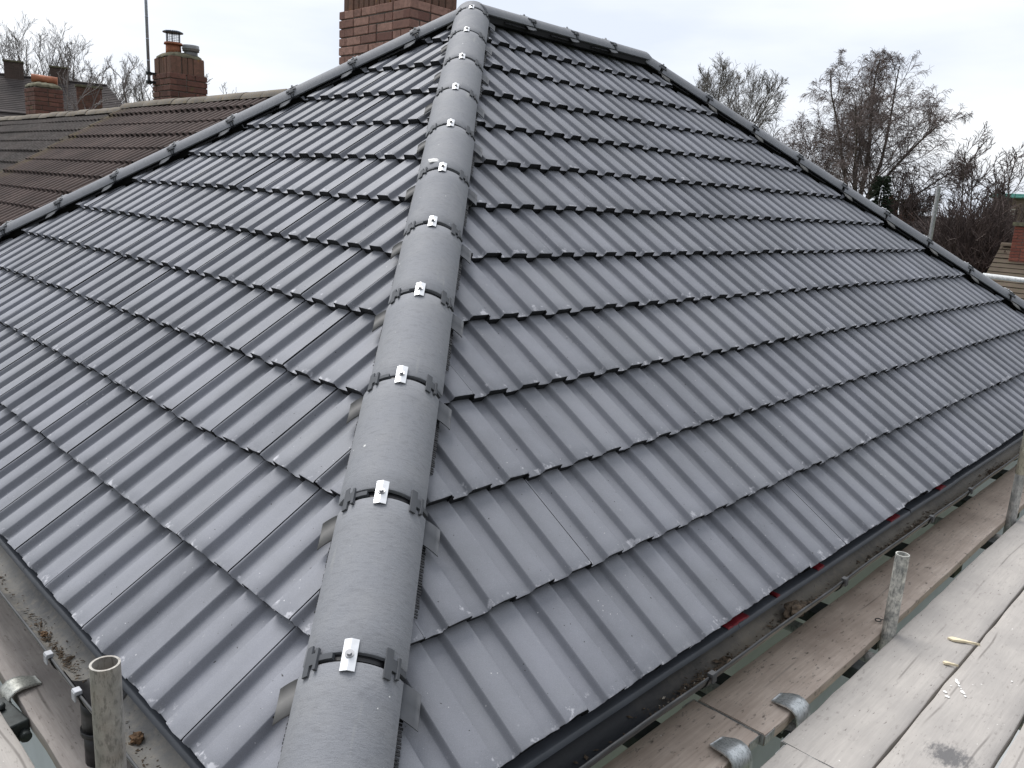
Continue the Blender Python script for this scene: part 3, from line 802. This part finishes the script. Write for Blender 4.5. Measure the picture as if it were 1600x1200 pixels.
for x in (2.10, 3.80):
    transom(x, -.27, -.05, -.372, 'short dark bar in the slot beside the ' + ('flecked post' if x < 3 else 'cream topped post'), w=.07)
tubeobj('ledger_tube', (9.06, 1.42, .665), (9.12, -.6, .61), .026, mat_galv('pale_rail_paint', (.60, .62, .62), (.75, .76, .76), metal=.1), 'pale guard rail tube beyond the far eaves at the right edge', 'guard rail')
# clips that hold the boards down: bent strips of galvanised steel
def clip(loc, rot, mat, label, wid=.088, yaw=0):
    prof = [(.060, .003), (.046, .007), (.026, .013), (.008, .016), (-.010, .013), (-.024, .003), (-.031, -.018), (-.033, -.042), (-.029, -.066), (-.018, -.083)]
    mb = MB(); T = []; B = []; n = 5
    for i, (x, z) in enumerate(prof):
        a = prof[max(0, i - 1)]; b = prof[min(len(prof) - 1, i + 1)]; d = Vector((b[0] - a[0], 0, b[1] - a[1])).normalized(); nn = Vector((d.z, 0, -d.x))
        ww = wid * (1 - .30 * max(0, (x - .02) / .04)) if x > .02 else wid
        T.append([mb.vert(Vector((x, ww * (k / n - .5), z)) - nn * .0) for k in range(n + 1)])
        B.append([mb.vert(Vector((x, ww * (k / n - .5), z)) + nn * .005) for k in range(n + 1)])
    mb.strip(T); mb.strip(B[::-1])
    for i in range(len(prof) - 1):
        for k in (0, n): mb.face((T[i][k], T[i + 1][k], B[i + 1][k], B[i][k]))
    for i in (0, len(prof) - 1): mb.face([*T[i], *B[i][::-1]])
    o = empty('board_clip', loc, label, 'board clip', 'galvanised clips on the inner boards'); o.rotation_euler = rot
    c = mb.build('clip_strip', mat, o)
    mb = MB(); mb.tube((-.014, -wid / 2 - .012, -.062), (-.014, wid / 2 + .016, -.062), .008, n=10); mb.tube((-.014, wid / 2 + .008, -.062), (-.014, wid / 2 + .02, -.062), .015, n=6, smooth=False)
    mb.build('bolt', RUSTB, o)
    return o
clip((1.62, -.150, ZD), (0, 0, R(90)), CLIPM, 'bright bent board clip near the butt joint of the brown boards')
clip((1.275, -.134, ZD), (0, 0, R(84)), CLIPM, 'bright bent board clip at the bottom edge of the photo')
clip((-.100, 1.445, ZD), (0, 0, R(4)), CLIPO, 'dull grey board clip on the left inner board', wid=.075)
mb = MB(); mb.box((0, 0, 0), (.075, .16, .06), Matrix.Rotation(R(8), 3, 'Z')); mb.tube((.03, -.07, -.01), (.03, -.10, -.01), .018, n=6, smooth=False); mb.tube((.0, .02, .03), (.0, .02, .05), .014, n=6, smooth=False)
o = mb.build('coupler', RUSTB, bevel=.012, bseg=3); o.location = (-.155, 1.36, -.345); tag(o, 'dark greasy scaffold coupler below the dull left board clip', 'coupler')

# ------------------------------------------------------------------ small loose things
def bits(name, mat, n, fn, smin, smax, seed, label):
    rnd = random.Random(seed); mb = MB()
    for _ in range(n):
        c, zf = fn(rnd); s = rnd.uniform(smin, smax) * (1 + 1.5 * (rnd.random() ** 6))
        M = Matrix.Rotation(rnd.uniform(0, 6.28), 3, 'Z') @ Matrix.Rotation(rnd.gauss(0, .5), 3, 'X') @ Matrix.Diagonal((s * rnd.uniform(.7, 2.2), s * rnd.uniform(.4, .9), s * rnd.uniform(.15, .5)))
        ids = [mb.vert(M @ Vector(p) + Vector(c)) for p in ((-1, -.4, 0), (.1, -1, .2), (1, .1, 0), (.0, .9, .1), (0, 0, 1), (0, 0, -.6))]
        for a, b in ((0, 1), (1, 2), (2, 3), (3, 0)): mb.face((ids[a], ids[b], ids[4])); mb.face((ids[b], ids[a], ids[5]))
    o = mb.build(name, mat); return tag(o, label, 'debris', None, 'stuff')
def gut_r(rnd):
    x = rnd.choice((rnd.uniform(.5, 5.5), rnd.gauss(1.85, .07), rnd.gauss(1.25, .12), rnd.gauss(2.9, .25), rnd.gauss(4.3, .1)))
    a = rnd.gauss(R(118), R(20)); return (x, -.008 + .050 * math.cos(a), -.070 - .050 * math.sin(a) + .003), 0
bits('gutter_debris', DEBRIS, 2600, gut_r, .0016, .0052, 4, 'brown leaf litter and grit lying in the right gutter')
def gut_l(rnd):
    y = rnd.choice((rnd.uniform(1.08, 2.6), rnd.gauss(1.18, .05), rnd.gauss(1.35, .08), rnd.uniform(.3, .9)))
    a = rnd.gauss(R(100), R(13)); return (-.022 + .051 * math.cos(a), y, -.070 - .051 * math.sin(a) + .002), 0
bits('gutter_debris', DEBRIS, 420, gut_l, .0014, .0045, 6, 'sparse brown grit and moss crumbs lying in the left gutter')
PALEB = mat_simple('pale_chip', (.55, .50, .42), .8, var=.2)
bits('gutter_chippings', PALEB, 60, gut_r, .0015, .004, 9, 'pale mortar chips scattered in the right gutter')
def lump(name, loc, s, mat, label, cat, seed=0, squash=.7):
    bm = bmesh.new(); bmesh.ops.create_icosphere(bm, subdivisions=3, radius=1)
    for v in bm.verts:
        k = 1 + .55 * noise.noise(v.co * 1.9 + Vector((seed, 0, 0))) + .25 * noise.noise(v.co * 5 + Vector((seed, 3, 0)))
        v.co = Vector((v.co.x * s[0], v.co.y * s[1], v.co.z * s[2])) * k
    me = bpy.data.meshes.new(name); bm.to_mesh(me); bm.free(); me.materials.append(mat)
    o = bpy.data.objects.new(name, me); COL.objects.link(o); o.location = loc; return tag(o, label, cat)
MOSSB = mat_simple('brown_moss', (.17, .105, .06), .95, var=.6, scale=60, bump=.6)
lump('moss_clump', (-.020, .735, -.110), (.016, .013, .011), MOSSB, 'single brown moss lump in the left gutter beside the post', 'moss clump', 3)
lump('moss_clump', (-.040, 1.345, -.105), (.009, .009, .008), MOSSB, 'tiny brown moss ball in the left gutter above the outlet', 'moss clump', 5)
lump('leaf_heap', (1.83, -.025, -.100), (.06, .028, .022), DEBRIS, 'dark heap of wet leaves in the right gutter near the red felt', 'leaf heap', 8)
WHITE = mat_simple('white_lime', (.80, .79, .77), .8, var=.06, scale=40)
dp_ = dl * 2.565 + Vector((1, -1, 0)).normalized() * .004
Nn = Vector((1, -1, 0)).normalized().cross(dl).normalized()
lp = lump('bird_dropping', dp_ + dl * .12 + Vector((-1, 1, 0)).normalized() * .035 + Nn * (CROWN - .004), (.030, .016, .004), WHITE, 'white bird dropping on the middle of the near hip tiles', 'bird dropping', 2)
lp.rotation_euler = Matrix((Vector((1, -1, 0)).normalized(), dl, Nn)).transposed().to_euler()
def flat_patch(name, pts, z, mat, label, cat):
    mb = MB(); t = [mb.vert((x, y, z + .0022)) for x, y in pts]; b = [mb.vert((x, y, z - .002)) for x, y in pts]; n = len(pts)
    mb.face(t)
    for i in range(n): mb.face((t[i], b[i], b[(i + 1) % n], t[(i + 1) % n]))
    return tag(mb.build(name, mat), label, cat)
SPL = mat_simple('fresh_wood', (.80, .70, .50), .8, var=.15, scale=60)
def splinter(p, q, w, label):
    p = Vector((*p, 0)); q = Vector((*q, 0)); d = q - p; n = Vector((-d.y, d.x, 0)).normalized()
    pts = [p + d * t + n * w * k for t, k in ((0, .2), (.15, 1), (.35, .9), (.6, .35), (1, .12), (1, -.12), (.6, -.2), (.35, -.7), (.15, -.8))]
    mb = MB(); t = [mb.vert((a.x, a.y, ZD + .0085 + .002 * (i % 2))) for i, a in enumerate(pts)]; b = [mb.vert((a.x, a.y, ZD + .0018)) for a in pts]; mb.face(t)
    for i in range(len(pts)): mb.face((t[i], b[i], b[(i + 1) % len(pts)], t[(i + 1) % len(pts)]))
    tag(mb.build('wood_splinter', SPL), label, 'wood splinter')
splinter((2.466, -.343), (2.512, -.440), .011, 'larger pale wood splinter lying over the gap between two grey deck boards')
splinter((2.272, -.385), (2.290, -.430), .007, 'smaller pale wood splinter lying on the grey deck board nearer than the large one')
def blob(c, r, rnd, n=10, st=1, ang=0):
    out = []
    for i in range(n):
        t = 2 * math.pi * i / n; k = r * rnd.uniform(.7, 1.25); x, y = k * math.cos(t) * st, k * math.sin(t)
        out.append((c[0] + x * math.cos(ang) - y * math.sin(ang), c[1] + x * math.sin(ang) + y * math.cos(ang)))
    return out
rp = random.Random(4); mb = MB()
for c, r, st in (((2.190, -.452), .006, 1.6), ((2.176, -.458), .009, 1.8), ((2.158, -.470), .0045, 2.0), ((2.143, -.480), .003, 2), ((2.126, -.490), .0095, 1.7), ((2.108, -.502), .005, 2), ((2.135, -.452), .004, 1), ((2.082, -.448), .008, 1.3), ((2.06, -.463), .009, 1.1), ((2.33, -.585), .004, 1.5), ((2.2, -.50), .003, 1)):
    pts = blob(c, r * .75, rp, 10, st, R(35)); mb.face([mb.vert((x, y, ZD + .0062)) for x, y in pts])
tag(mb.build('paint_splash', WHITE), 'white paint splashes across the smudged grey deck board', 'paint splash')
mb = MB()
for i in range(14):
    t = 2 * math.pi * i / 14; t2 = 2 * math.pi * (i + 1) / 14
    mb.tube((2.395 + .014 * math.cos(t), -.118 + .010 * math.sin(t), ZD + .007), (2.395 + .014 * math.cos(t2), -.118 + .010 * math.sin(t2), ZD + .007), .0022, n=6)
mb.tube((2.405, -.124, ZD + .007), (2.425, -.142, ZD + .006), .0022, n=6)
tag(mb.build('wire_ring', RUSTB), 'small dark wire ring on the brown board beside the flecked post', 'wire ring')

# ------------------------------------------------------------------ ground
def gh(x, y): 
    t = min(1, max(0, (y - 28) / 26)); return GZ + 4.2 * t * t * (3 - 2 * t) - min(1, max(0, (y - 90) / 200)) * 2
mb = MB(); N = 70; ids = {}
def gc(i): 
    t = i / N * 2 - 1; return math.copysign(abs(t) ** 2.2, t) * 900
for i in range(N + 1):
    for j in range(N + 1):
        x, y = gc(i) + 15, gc(j) + 20; ids[i, j] = mb.vert((x, y, gh(x, y)))
for i in range(N):
    for j in range(N): mb.face((ids[i, j], ids[i + 1, j], ids[i + 1, j + 1], ids[i, j + 1]), True)
Mg = MT('garden_grass', rough=.95, spec=.1)
cg = Mg.mix(Mg.ramp(Mg.noise(.4, 6), .4, .65), (.05, .07, .025), (.09, .085, .04)); Mg.color(cg)
tag(mb.build('ground', Mg.m), None, None, None, 'structure')
mb = MB(); mb.face([mb.vert((x, y, GZ + .03)) for x, y in ((-3, -3), (12, -3), (12, 7.5), (-3, 7.5))])
tag(mb.build('path', mat_simple('concrete_path', (.42, .43, .43), .9, var=.12, scale=2, bump=.2)), None, None, None, 'structure')

# ------------------------------------------------------------------ distant buildings
def simple_house(name, label, c, L, Wd, zr, ze, zg, ang, roofmat, chim=(), hip0=0, hip1=0, moss=None, bw=None):
    """gabled house, ridge along local x"""
    h = empty(name, (c[0], c[1], 0), label, 'house'); h.rotation_euler.z = ang
    mb = MB(); a = L / 2; b = Wd / 2
    # tiled roof with real course steps
    run = math.hypot(b, zr - ze); cs = b / run; sn = (zr - ze) / run; nco = max(4, int(run / .17)); ga = run / nco
    for sy in (-1, 1):
        for k in range(nco):
            rows = []
            for s, dn, ed in ((k * ga, .004, 1), (k * ga, .024, 0), ((k + 1) * ga + .0, .006, 0)):
                y = sy * (b - s * cs); z = ze + s * sn; t = s / run; row = []
                xa, xb = -a + hip0 * t, a - hip1 * t
                m = max(2, int(L / .6))
                for i in range(m + 1):
                    x = xa + (xb - xa) * i / m
                    row.append(mb.vert((x, y + sy * sn * dn, z + cs * dn + .012 * noise.noise((x * .8, k, sy))), edge=ed))
                rows.append(row)
            if sy > 0: rows = [r[::-1] for r in rows]
            mb.strip(rows[:2], False); mb.strip(rows[1:], False)
    for sx, hp in ((-1, hip0), (1, hip1)):
        if hp: mb.face([mb.vert((sx * a, -b, ze)), mb.vert((sx * a, b, ze)), mb.vert((sx * (a - hp), 0, zr))])
    mb.build('roof', roofmat, h)
    mb = MB(); rows = []
    for x in (-a + hip0, a - hip1): rows.append([mb.vert((x, .12 * math.sin(t), zr - .03 + .1 * math.cos(t))) for t in [R(-80 + 20 * i) for i in range(9)]])
    mb.strip(rows); mb.build('ridge_capping', roofmat, h)
    mb = MB()
    for sy in (-1, 1): mb.face([mb.vert(p) for p in ((-a, sy * (b - .3), zg), (a, sy * (b - .3), zg), (a, sy * (b - .3), ze + .15), (-a, sy * (b - .3), ze + .15))])
    for sx, hp in ((-1, hip0), (1, hip1)):
        P = [(sx * (a - .05), -b + .3, zg), (sx * (a - .05), b - .3, zg), (sx * (a - .05), b - .3, ze + .1)] + ([(sx * (a - .05), 0, zr - .06)] if not hp else []) + [(sx * (a - .05), -b + .3, ze + .1)]
        mb.face([mb.vert(p) for p in P])
    mb.build('wall', bw or HWALL, h)
    for x, y, w, d, z0, z1, m, pots in chim:
        cc = brick_stack('chimney', x - w / 2, y - d / 2, w, d, z0, z1, m, h, int(abs(x) * 7) + 1); core('mortar', x - w / 2, y - d / 2, w, d, z0, z1, cc)
        mb = MB(); mb.box((x, y, z1 + .04), (w + .10, d + .10, .09)); mb.build('chimney_cap', FLAUN, cc)
        for px, pm in pots:
            mb = MB(); mb.tube((x + px, y, z1 + .08), (x + px, y, z1 + .36), .13, .11, n=12); mb.build('chimney_pot', pm, cc)
    return h
BRD = mat_brick('hazy_dark_brick', (.10, .075, .07), (.14, .10, .09), (.09, .075, .07))
# long dark roof up the hill on the left
aL = math.atan2(-3.3, 11.0)
simple_house('distant_house', 'long dark roofed house on the rise beyond the brown roofs', (9.5, 58.3), 25.6, 8, 6.55, 3.2, -1.3, aL, DROOF,
             [(8.0, 0, 1.0, .6, 6.2, 7.25, BRD, []), (5.6, 0, 1.0, .6, 6.2, 7.3, BRD, [])], hip0=0, hip1=2.2)
simple_house('distant_house', 'house showing only a pale topped brick chimney above the brown ridge', (13.9, 41.6), 9, 7, 3.6, .8, -3.4, aL, DROOF,
             [(.0, 0, 1.05, .7, 3.2, 5.02, BRICK2, [])])
# right: twin chimneys, tower, mossy roof
simple_house('distant_house', 'dark roofed house with twin brick chimneys behind the right hip', (53, 14.2), 9.5, 8, 1.45, -2, -6, R(-72), DROOF,
             [(-3.9, -.2, .95, .8, 1.0, 2.30, BRICK2, [(0, TERRA)]), (-2.85, -.2, .95, .8, 1.0, 2.35, BRICK2, [(0, TERRA)])])
simple_house('brick_house', 'mossy tiled house with red brick chimney at the right edge', (22.9, -.1), 9.4, 8.2, .72, -2.6, -5.4, R(90), MOSSY,
             [(4.12, .25, .50, .46, .3, 1.22, mat_brick('bright_red_brick', (.24, .075, .055), (.34, .115, .08), (.16, .07, .06)), [])])
t = empty('clock_tower', (67.9, 15.3, -6), 'brown tower with green copper cap at the right edge', 'tower'); t.rotation_euler.z = R(13)
mb = MB(); mb.box((0, 0, 4.6), (2.15, 2.15, 9.2)); mb.build('wall', mat_simple('tower_stone', (.20, .155, .115), .9, var=.2, scale=4, bump=.2), t)
cop = mat_simple('green_copper', (.16, .42, .36), .7, var=.2, scale=3)
mb = MB(); mb.box((0, 0, 9.27), (2.75, 2.75, .14)); mb.box((0, 0, 9.42), (2.5, 2.5, .16)); mb.build('roof', cop, t, bevel=.03)
mb = MB()
for zz in (7.2, 7.5, 7.8, 8.1, 8.4): mb.box((-1.09, 0, zz), (.04, .80, .07))
for yy in (-.4, -.13, .13, .4): mb.box((-1.105, yy, 7.8), (.04, .06, 1.27))
mb.build('window', mat_simple('pale_stone', (.50, .47, .41), .8), t)

# ------------------------------------------------------------------ trees
def tree(name, base, label, seed, cfg, mat_t, mat_c, group=None, cat='tree'):
    rnd = random.Random(seed); T = MB(); Cm = MB()
    rt = empty(name, base, label, cat, group); env = cfg[0].get('env')
    def grow(p, d, L, r, lev):
        c = cfg[lev]; n = c['n']; pts = [(p, r)]; dd = d.copy(); q = p.copy(); dirs = [d]
        for i in range(n):
            w = c.get('wig', .15)
            dd = (dd + Vector((rnd.gauss(0, w), rnd.gauss(0, w), rnd.gauss(0, w))) + Vector((0, 0, c.get('up', 0)))).normalized()
            q = q + dd * L / n
            if env and lev < 4 and ((q.x - env[0]) / env[3]) ** 2 + ((q.y - env[1]) / env[4]) ** 2 + ((q.z - env[2]) / env[5]) ** 2 > rnd.uniform(.85, 1.12) and q.z > env[2] - 1.5 and i > 0: n_ = 1; break
            pts.append((q.copy(), max(c.get('rmin', .006), r * (1 - (i + 1) / n * c.get('tap', .75))))); dirs.append(dd.copy())
        if len(pts) < 2: return
        n = len(pts) - 1
        tgt = T if lev == 0 else Cm
        if lev == 0 and c.get('skip0') and r > .2: 
            for (a, ra), (b, rb) in zip(pts[:-1], pts[1:]): tgt.tube(a, b, max(ra, .2), max(rb, .18), n=9, caps=False)
            return
        for (a, ra), (b, rb) in zip(pts[:-1], pts[1:]): tgt.tube(a, b, ra, rb, n=7 if lev < 1 else (5 if lev < 2 else 3), caps=False)
        if lev + 1 < len(cfg):
            k = c['kids'] + rnd.randint(-1, 1) if c['kids'] > 3 else c['kids']
            for j in range(k):
                t = c.get('t0', .35) + (1 - c.get('t0', .35)) * (j + rnd.random() * .9) / k; t = min(t, .999); f = t * n; i = int(f); fr = f - i
                a, ra = pts[i]; b, rb = pts[i + 1]; pp = a.lerp(b, fr); rr = ra + (rb - ra) * fr
                ax = dirs[i].orthogonal(); ax.rotate(Matrix.Rotation(rnd.uniform(0, 6.283), 3, dirs[i]))
                an = c.get('ang', .7) * rnd.uniform(.7, 1.3); nd = (dirs[i + 1] * math.cos(an) + ax * math.sin(an)).normalized()
                ll = L * c.get('len', .6) * rnd.uniform(.65, 1.2) * (1 - .45 * t * c.get('short', 1))
                grow(pp, nd, ll, min(rr * c.get('rk', .6), rr * .95), lev + 1)
    for (d, L, r, off) in cfg[0]['stems']:
        grow(Vector(off), Vector(d).normalized(), L, r, 0)
    T.build('trunk', mat_t, rt); Cm.build('crown', mat_c, rt)
    return rt
BARK = mat_simple('grey_brown_bark', (.12, .10, .085), .95, var=.3, scale=4, bump=.4)
TWIG = mat_simple('birch_twigs', (.17, .135, .125), .95, var=.3, scale=3, bump=0)
TWIGG = mat_simple('grey_twigs', (.20, .185, .17), .95, var=.25, scale=3, bump=0)
TWIGR = mat_simple('red_brown_twigs', (.11, .082, .074), .95, var=.3, scale=2, bump=0)
TWIGH = mat_simple('hill_twigs', (.22, .205, .20), .95, var=.25, scale=2, bump=0)
birch = [dict(skip0=1, env=(0, -.1, 8.5, 2.9, 3.2, 3.8), stems=[((0, .03, 1), 7.3, .22, (0, 0, 0)), ((.05, -.10, 1), 5.6, .085, (0, -.02, 7.0)), ((-.1, .36, 1), 5.6, .075, (0, .03, 6.7)), ((.1, -.38, 1), 5.6, .07, (0, -.05, 6.9)), ((.0, -.85, 1), 5.4, .06, (0, -.05, 7.0)), ((-.1, .95, 1), 5.4, .06, (0, .05, 6.8)), ((.3, .12, 1), 5.4, .06, (0, 0, 6.9)), ((0, -1.5, .6), 4.6, .05, (0, -.05, 6.8)), ((0, 1.5, .55), 4.6, .048, (0, .05, 6.9)), ((-.5, -.2, 1), 5.2, .055, (0, 0, 6.9))], n=9, wig=.075, up=.025, kids=15, t0=.14, ang=.62, len=.46, tap=.86, rk=.42, short=1.1),
         dict(n=6, wig=.13, up=.05, kids=8, t0=.18, ang=.6, len=.55, tap=.8, rk=.55, rmin=.009),
         dict(n=5, wig=.10, up=.02, kids=7, t0=.12, ang=.6, len=.62, tap=.75, rk=.6, rmin=.0065),
         dict(n=4, wig=.08, up=-.10, kids=3, t0=.2, ang=.5, len=.85, tap=.6, rk=.7, rmin=.005),
         dict(n=4, wig=.06, up=-.24, kids=0, tap=.5, rmin=.0042)]
tree('birch_tree', (27.2, 10.15, -5.75), 'large bare birch with drooping twigs behind the right hip', 48, birch, BARK, TWIG)
fan = [((0, .0, 1), 7.2, .22, (0, 0, 0))] + [((.30 * math.cos(i * 2.4), -.98 + 1.96 * i / 10, 1), 8.4 - .9 * abs(i - 5) / 5, .06, (0, 0, 6.2)) for i in range(11)]
rnd_t = [dict(skip0=.2, env=(0, -.6, 10.7, 2.9, 3.0, 3.7), stems=fan, n=7, wig=.05, up=.02, kids=17, t0=.15, ang=.5, len=.40, tap=.85, rk=.5),
         dict(n=6, wig=.10, up=.08, kids=10, t0=.2, ang=.55, len=.52, tap=.75, rk=.6, rmin=.010),
         dict(n=4, wig=.12, up=.06, kids=7, t0=.15, ang=.5, len=.62, tap=.7, rk=.6, rmin=.0075),
         dict(n=3, wig=.12, up=.05, kids=0, tap=.5, rmin=.0065)]
tree('round_tree', (35.0, 20.9, -5.4), 'smaller pale bare tree with rounded crown between the ridge and the birch', 7, rnd_t, BARK, TWIGG)
bushc = [dict(stems=[((.02 * i, .16 * math.sin(i * 2.1) + .02 * i, 1), 8.0 + .7 * math.cos(i * 1.7), .075, (.3 * math.cos(i), 1.1 * math.sin(i * 1.3), 0)) for i in range(11)], n=7, wig=.07, up=.03, kids=20, t0=.42, ang=.5, len=.22, tap=.85, rk=.55),
         dict(n=5, wig=.14, up=.10, kids=8, t0=.15, ang=.55, len=.55, tap=.7, rk=.6, rmin=.010),
         dict(n=4, wig=.18, up=.08, kids=5, t0=.1, ang=.6, len=.6, tap=.6, rk=.6, rmin=.008),
         dict(n=3, wig=.2, up=.05, kids=0, tap=.5, rmin=.007)]
tree('bare_tree', (25.5, 6.0, -5.5), 'dense reddish brown many stemmed bare tree right of the birch', 9, bushc, BARK, TWIGR)
def bush(name, base, label, seed, rad, hgt, n, mat):
    rnd = random.Random(seed); rt = empty(name, base, label, 'bush'); mb = MB()
    for _ in range(n):
        a = rnd.uniform(0, 6.283); q = rnd.random() ** .5
        p = Vector((rad[0] * q * math.cos(a), rad[1] * q * math.sin(a), hgt * rnd.uniform(.45, .97) * (1 - .22 * q * q)))
        d = Vector((math.cos(a) * .8 * q, math.sin(a) * .8 * q, 1)).normalized()
        for k in range(3):
            d = (d + Vector((rnd.gauss(0, .3), rnd.gauss(0, .3), rnd.gauss(.05, .2)))).normalized(); e_ = p + d * hgt * rnd.uniform(.03, .07)
            mb.tube(p, e_, .011, .008, n=3, caps=False); p = e_
    mb.build('crown', mat, rt); 
    mb = MB(); mb.tube((0, 0, 0), (0, 0, hgt * .5), .1, .05); mb.build('stem', BARK, rt); return rt
bush('bare_bush', (24.3, 5.55, -5.4), 'dark tangled bare shrub at the foot of the reddish tree', 3, (1.5, 1.55), 6.75, 8000, TWIGR)
bush('bare_bush', (27.5, 5.6, -5.4), 'straw brown tangled shrub in front of the mossy house', 4, (1.5, 1.9), 5.95, 5000, mat_simple('straw_twigs', (.20, .155, .105), .95, var=.3, scale=2, bump=0))
# dark conifer tip in front of the birch
rt = empty('conifer_tree', (25.5, 8.75, -5.5), 'dark green conifer at the foot of the birch', 'tree'); rnd = random.Random(2); mb = MB()
for _ in range(5200):
    z = rnd.uniform(3.0, 7.95); rr = 1.15 * (1 - (z - 1.5) / 6.9) + .08; a = rnd.uniform(0, 6.283); q = rr * (.25 + .75 * rnd.random()) * (1 + .35 * math.sin(a * 5 + z * 4))
    p = Vector((q * math.cos(a), q * math.sin(a), z)); d = Vector((math.cos(a), math.sin(a), rnd.gauss(-.1, .35))).normalized(); s = d.cross(Vector((rnd.gauss(0, 1), rnd.gauss(0, 1), rnd.gauss(0, 1)))).normalized() * .022
    mb.face([mb.vert(p - s), mb.vert(p + s), mb.vert(p + d * rnd.uniform(.10, .2))])
mb.build('crown', mat_simple('conifer_green', (.030, .045, .025), .9, var=.5, scale=4, bump=0), rt)
mb = MB(); mb.tube((0, 0, 0), (0, 0, 7.5), .12, .02); mb.build('trunk', BARK, rt)
# bare trees along the hill on the left
def hill(seed, hgt, spread, stems, up=.05):
    rnd = random.Random(seed); st = [((0, 0, 1), hgt * .45, .18, (0, 0, 0))]
    for i in range(stems):
        a = 6.283 * i / stems + rnd.uniform(-.4, .4); st.append(((spread * math.cos(a), spread * math.sin(a), 1), hgt * rnd.uniform(.5, .62), .12, (0, 0, hgt * .40)))
    return [dict(stems=st, n=7, wig=.06, up=.05, kids=12, t0=.15, ang=.48, len=.46, tap=.85, rk=.45),
            dict(n=5, wig=.12, up=.10, kids=7, t0=.2, ang=.5, len=.52, tap=.75, rk=.6, rmin=.013),
            dict(n=4, wig=.15, up=.10, kids=5, t0=.2, ang=.5, len=.55, tap=.7, rk=.6, rmin=.011),
            dict(n=3, wig=.15, up=.08, kids=0, tap=.5, rmin=.009)]
HT = [((15.6, 71.5), 13.4, .32, 4, 'tall bare tree at the left edge above the dark roof'), ((19.2, 70.8), 13.0, .34, 5, 'tall bare tree with upright twigs behind the terracotta topped chimney'),
      ((21.6, 69.4), 12.6, .42, 6, 'bushy bare tree on the hill just right of the terracotta topped chimney'), ((24.0, 69.0), 10.9, .40, 5, 'lower bare tree behind the pale topped chimney'), ((26.6, 67.6), 10.9, .50, 5, 'rounded bare tree at the right end of the hill row nearest the aerial mast')]
for i, (xy, hg, sp, ns, lab) in enumerate(HT):
    tree('bare_tree', (xy[0], xy[1], -1.9), lab, 50 + i, hill(50 + i, hg, sp, ns), BARK, TWIGH, 'bare trees on the hill')
tree('bare_tree', (17.3, 34.9, -4.2), 'tip of a far bare tree peeping over the brown ridge right of the caged chimney', 71, hill(71, 8.5, .35, 4), BARK, TWIGH)
tree('sapling', (8.2, 22.0, -5.4), 'thin bare sapling between the terracotta topped chimney and the aerial mast', 72, hill(72, 8.9, .4, 3)[:3] + [dict(n=3, wig=.15, up=.08, kids=0, tap=.5, rmin=.006)], BARK, TWIGH)
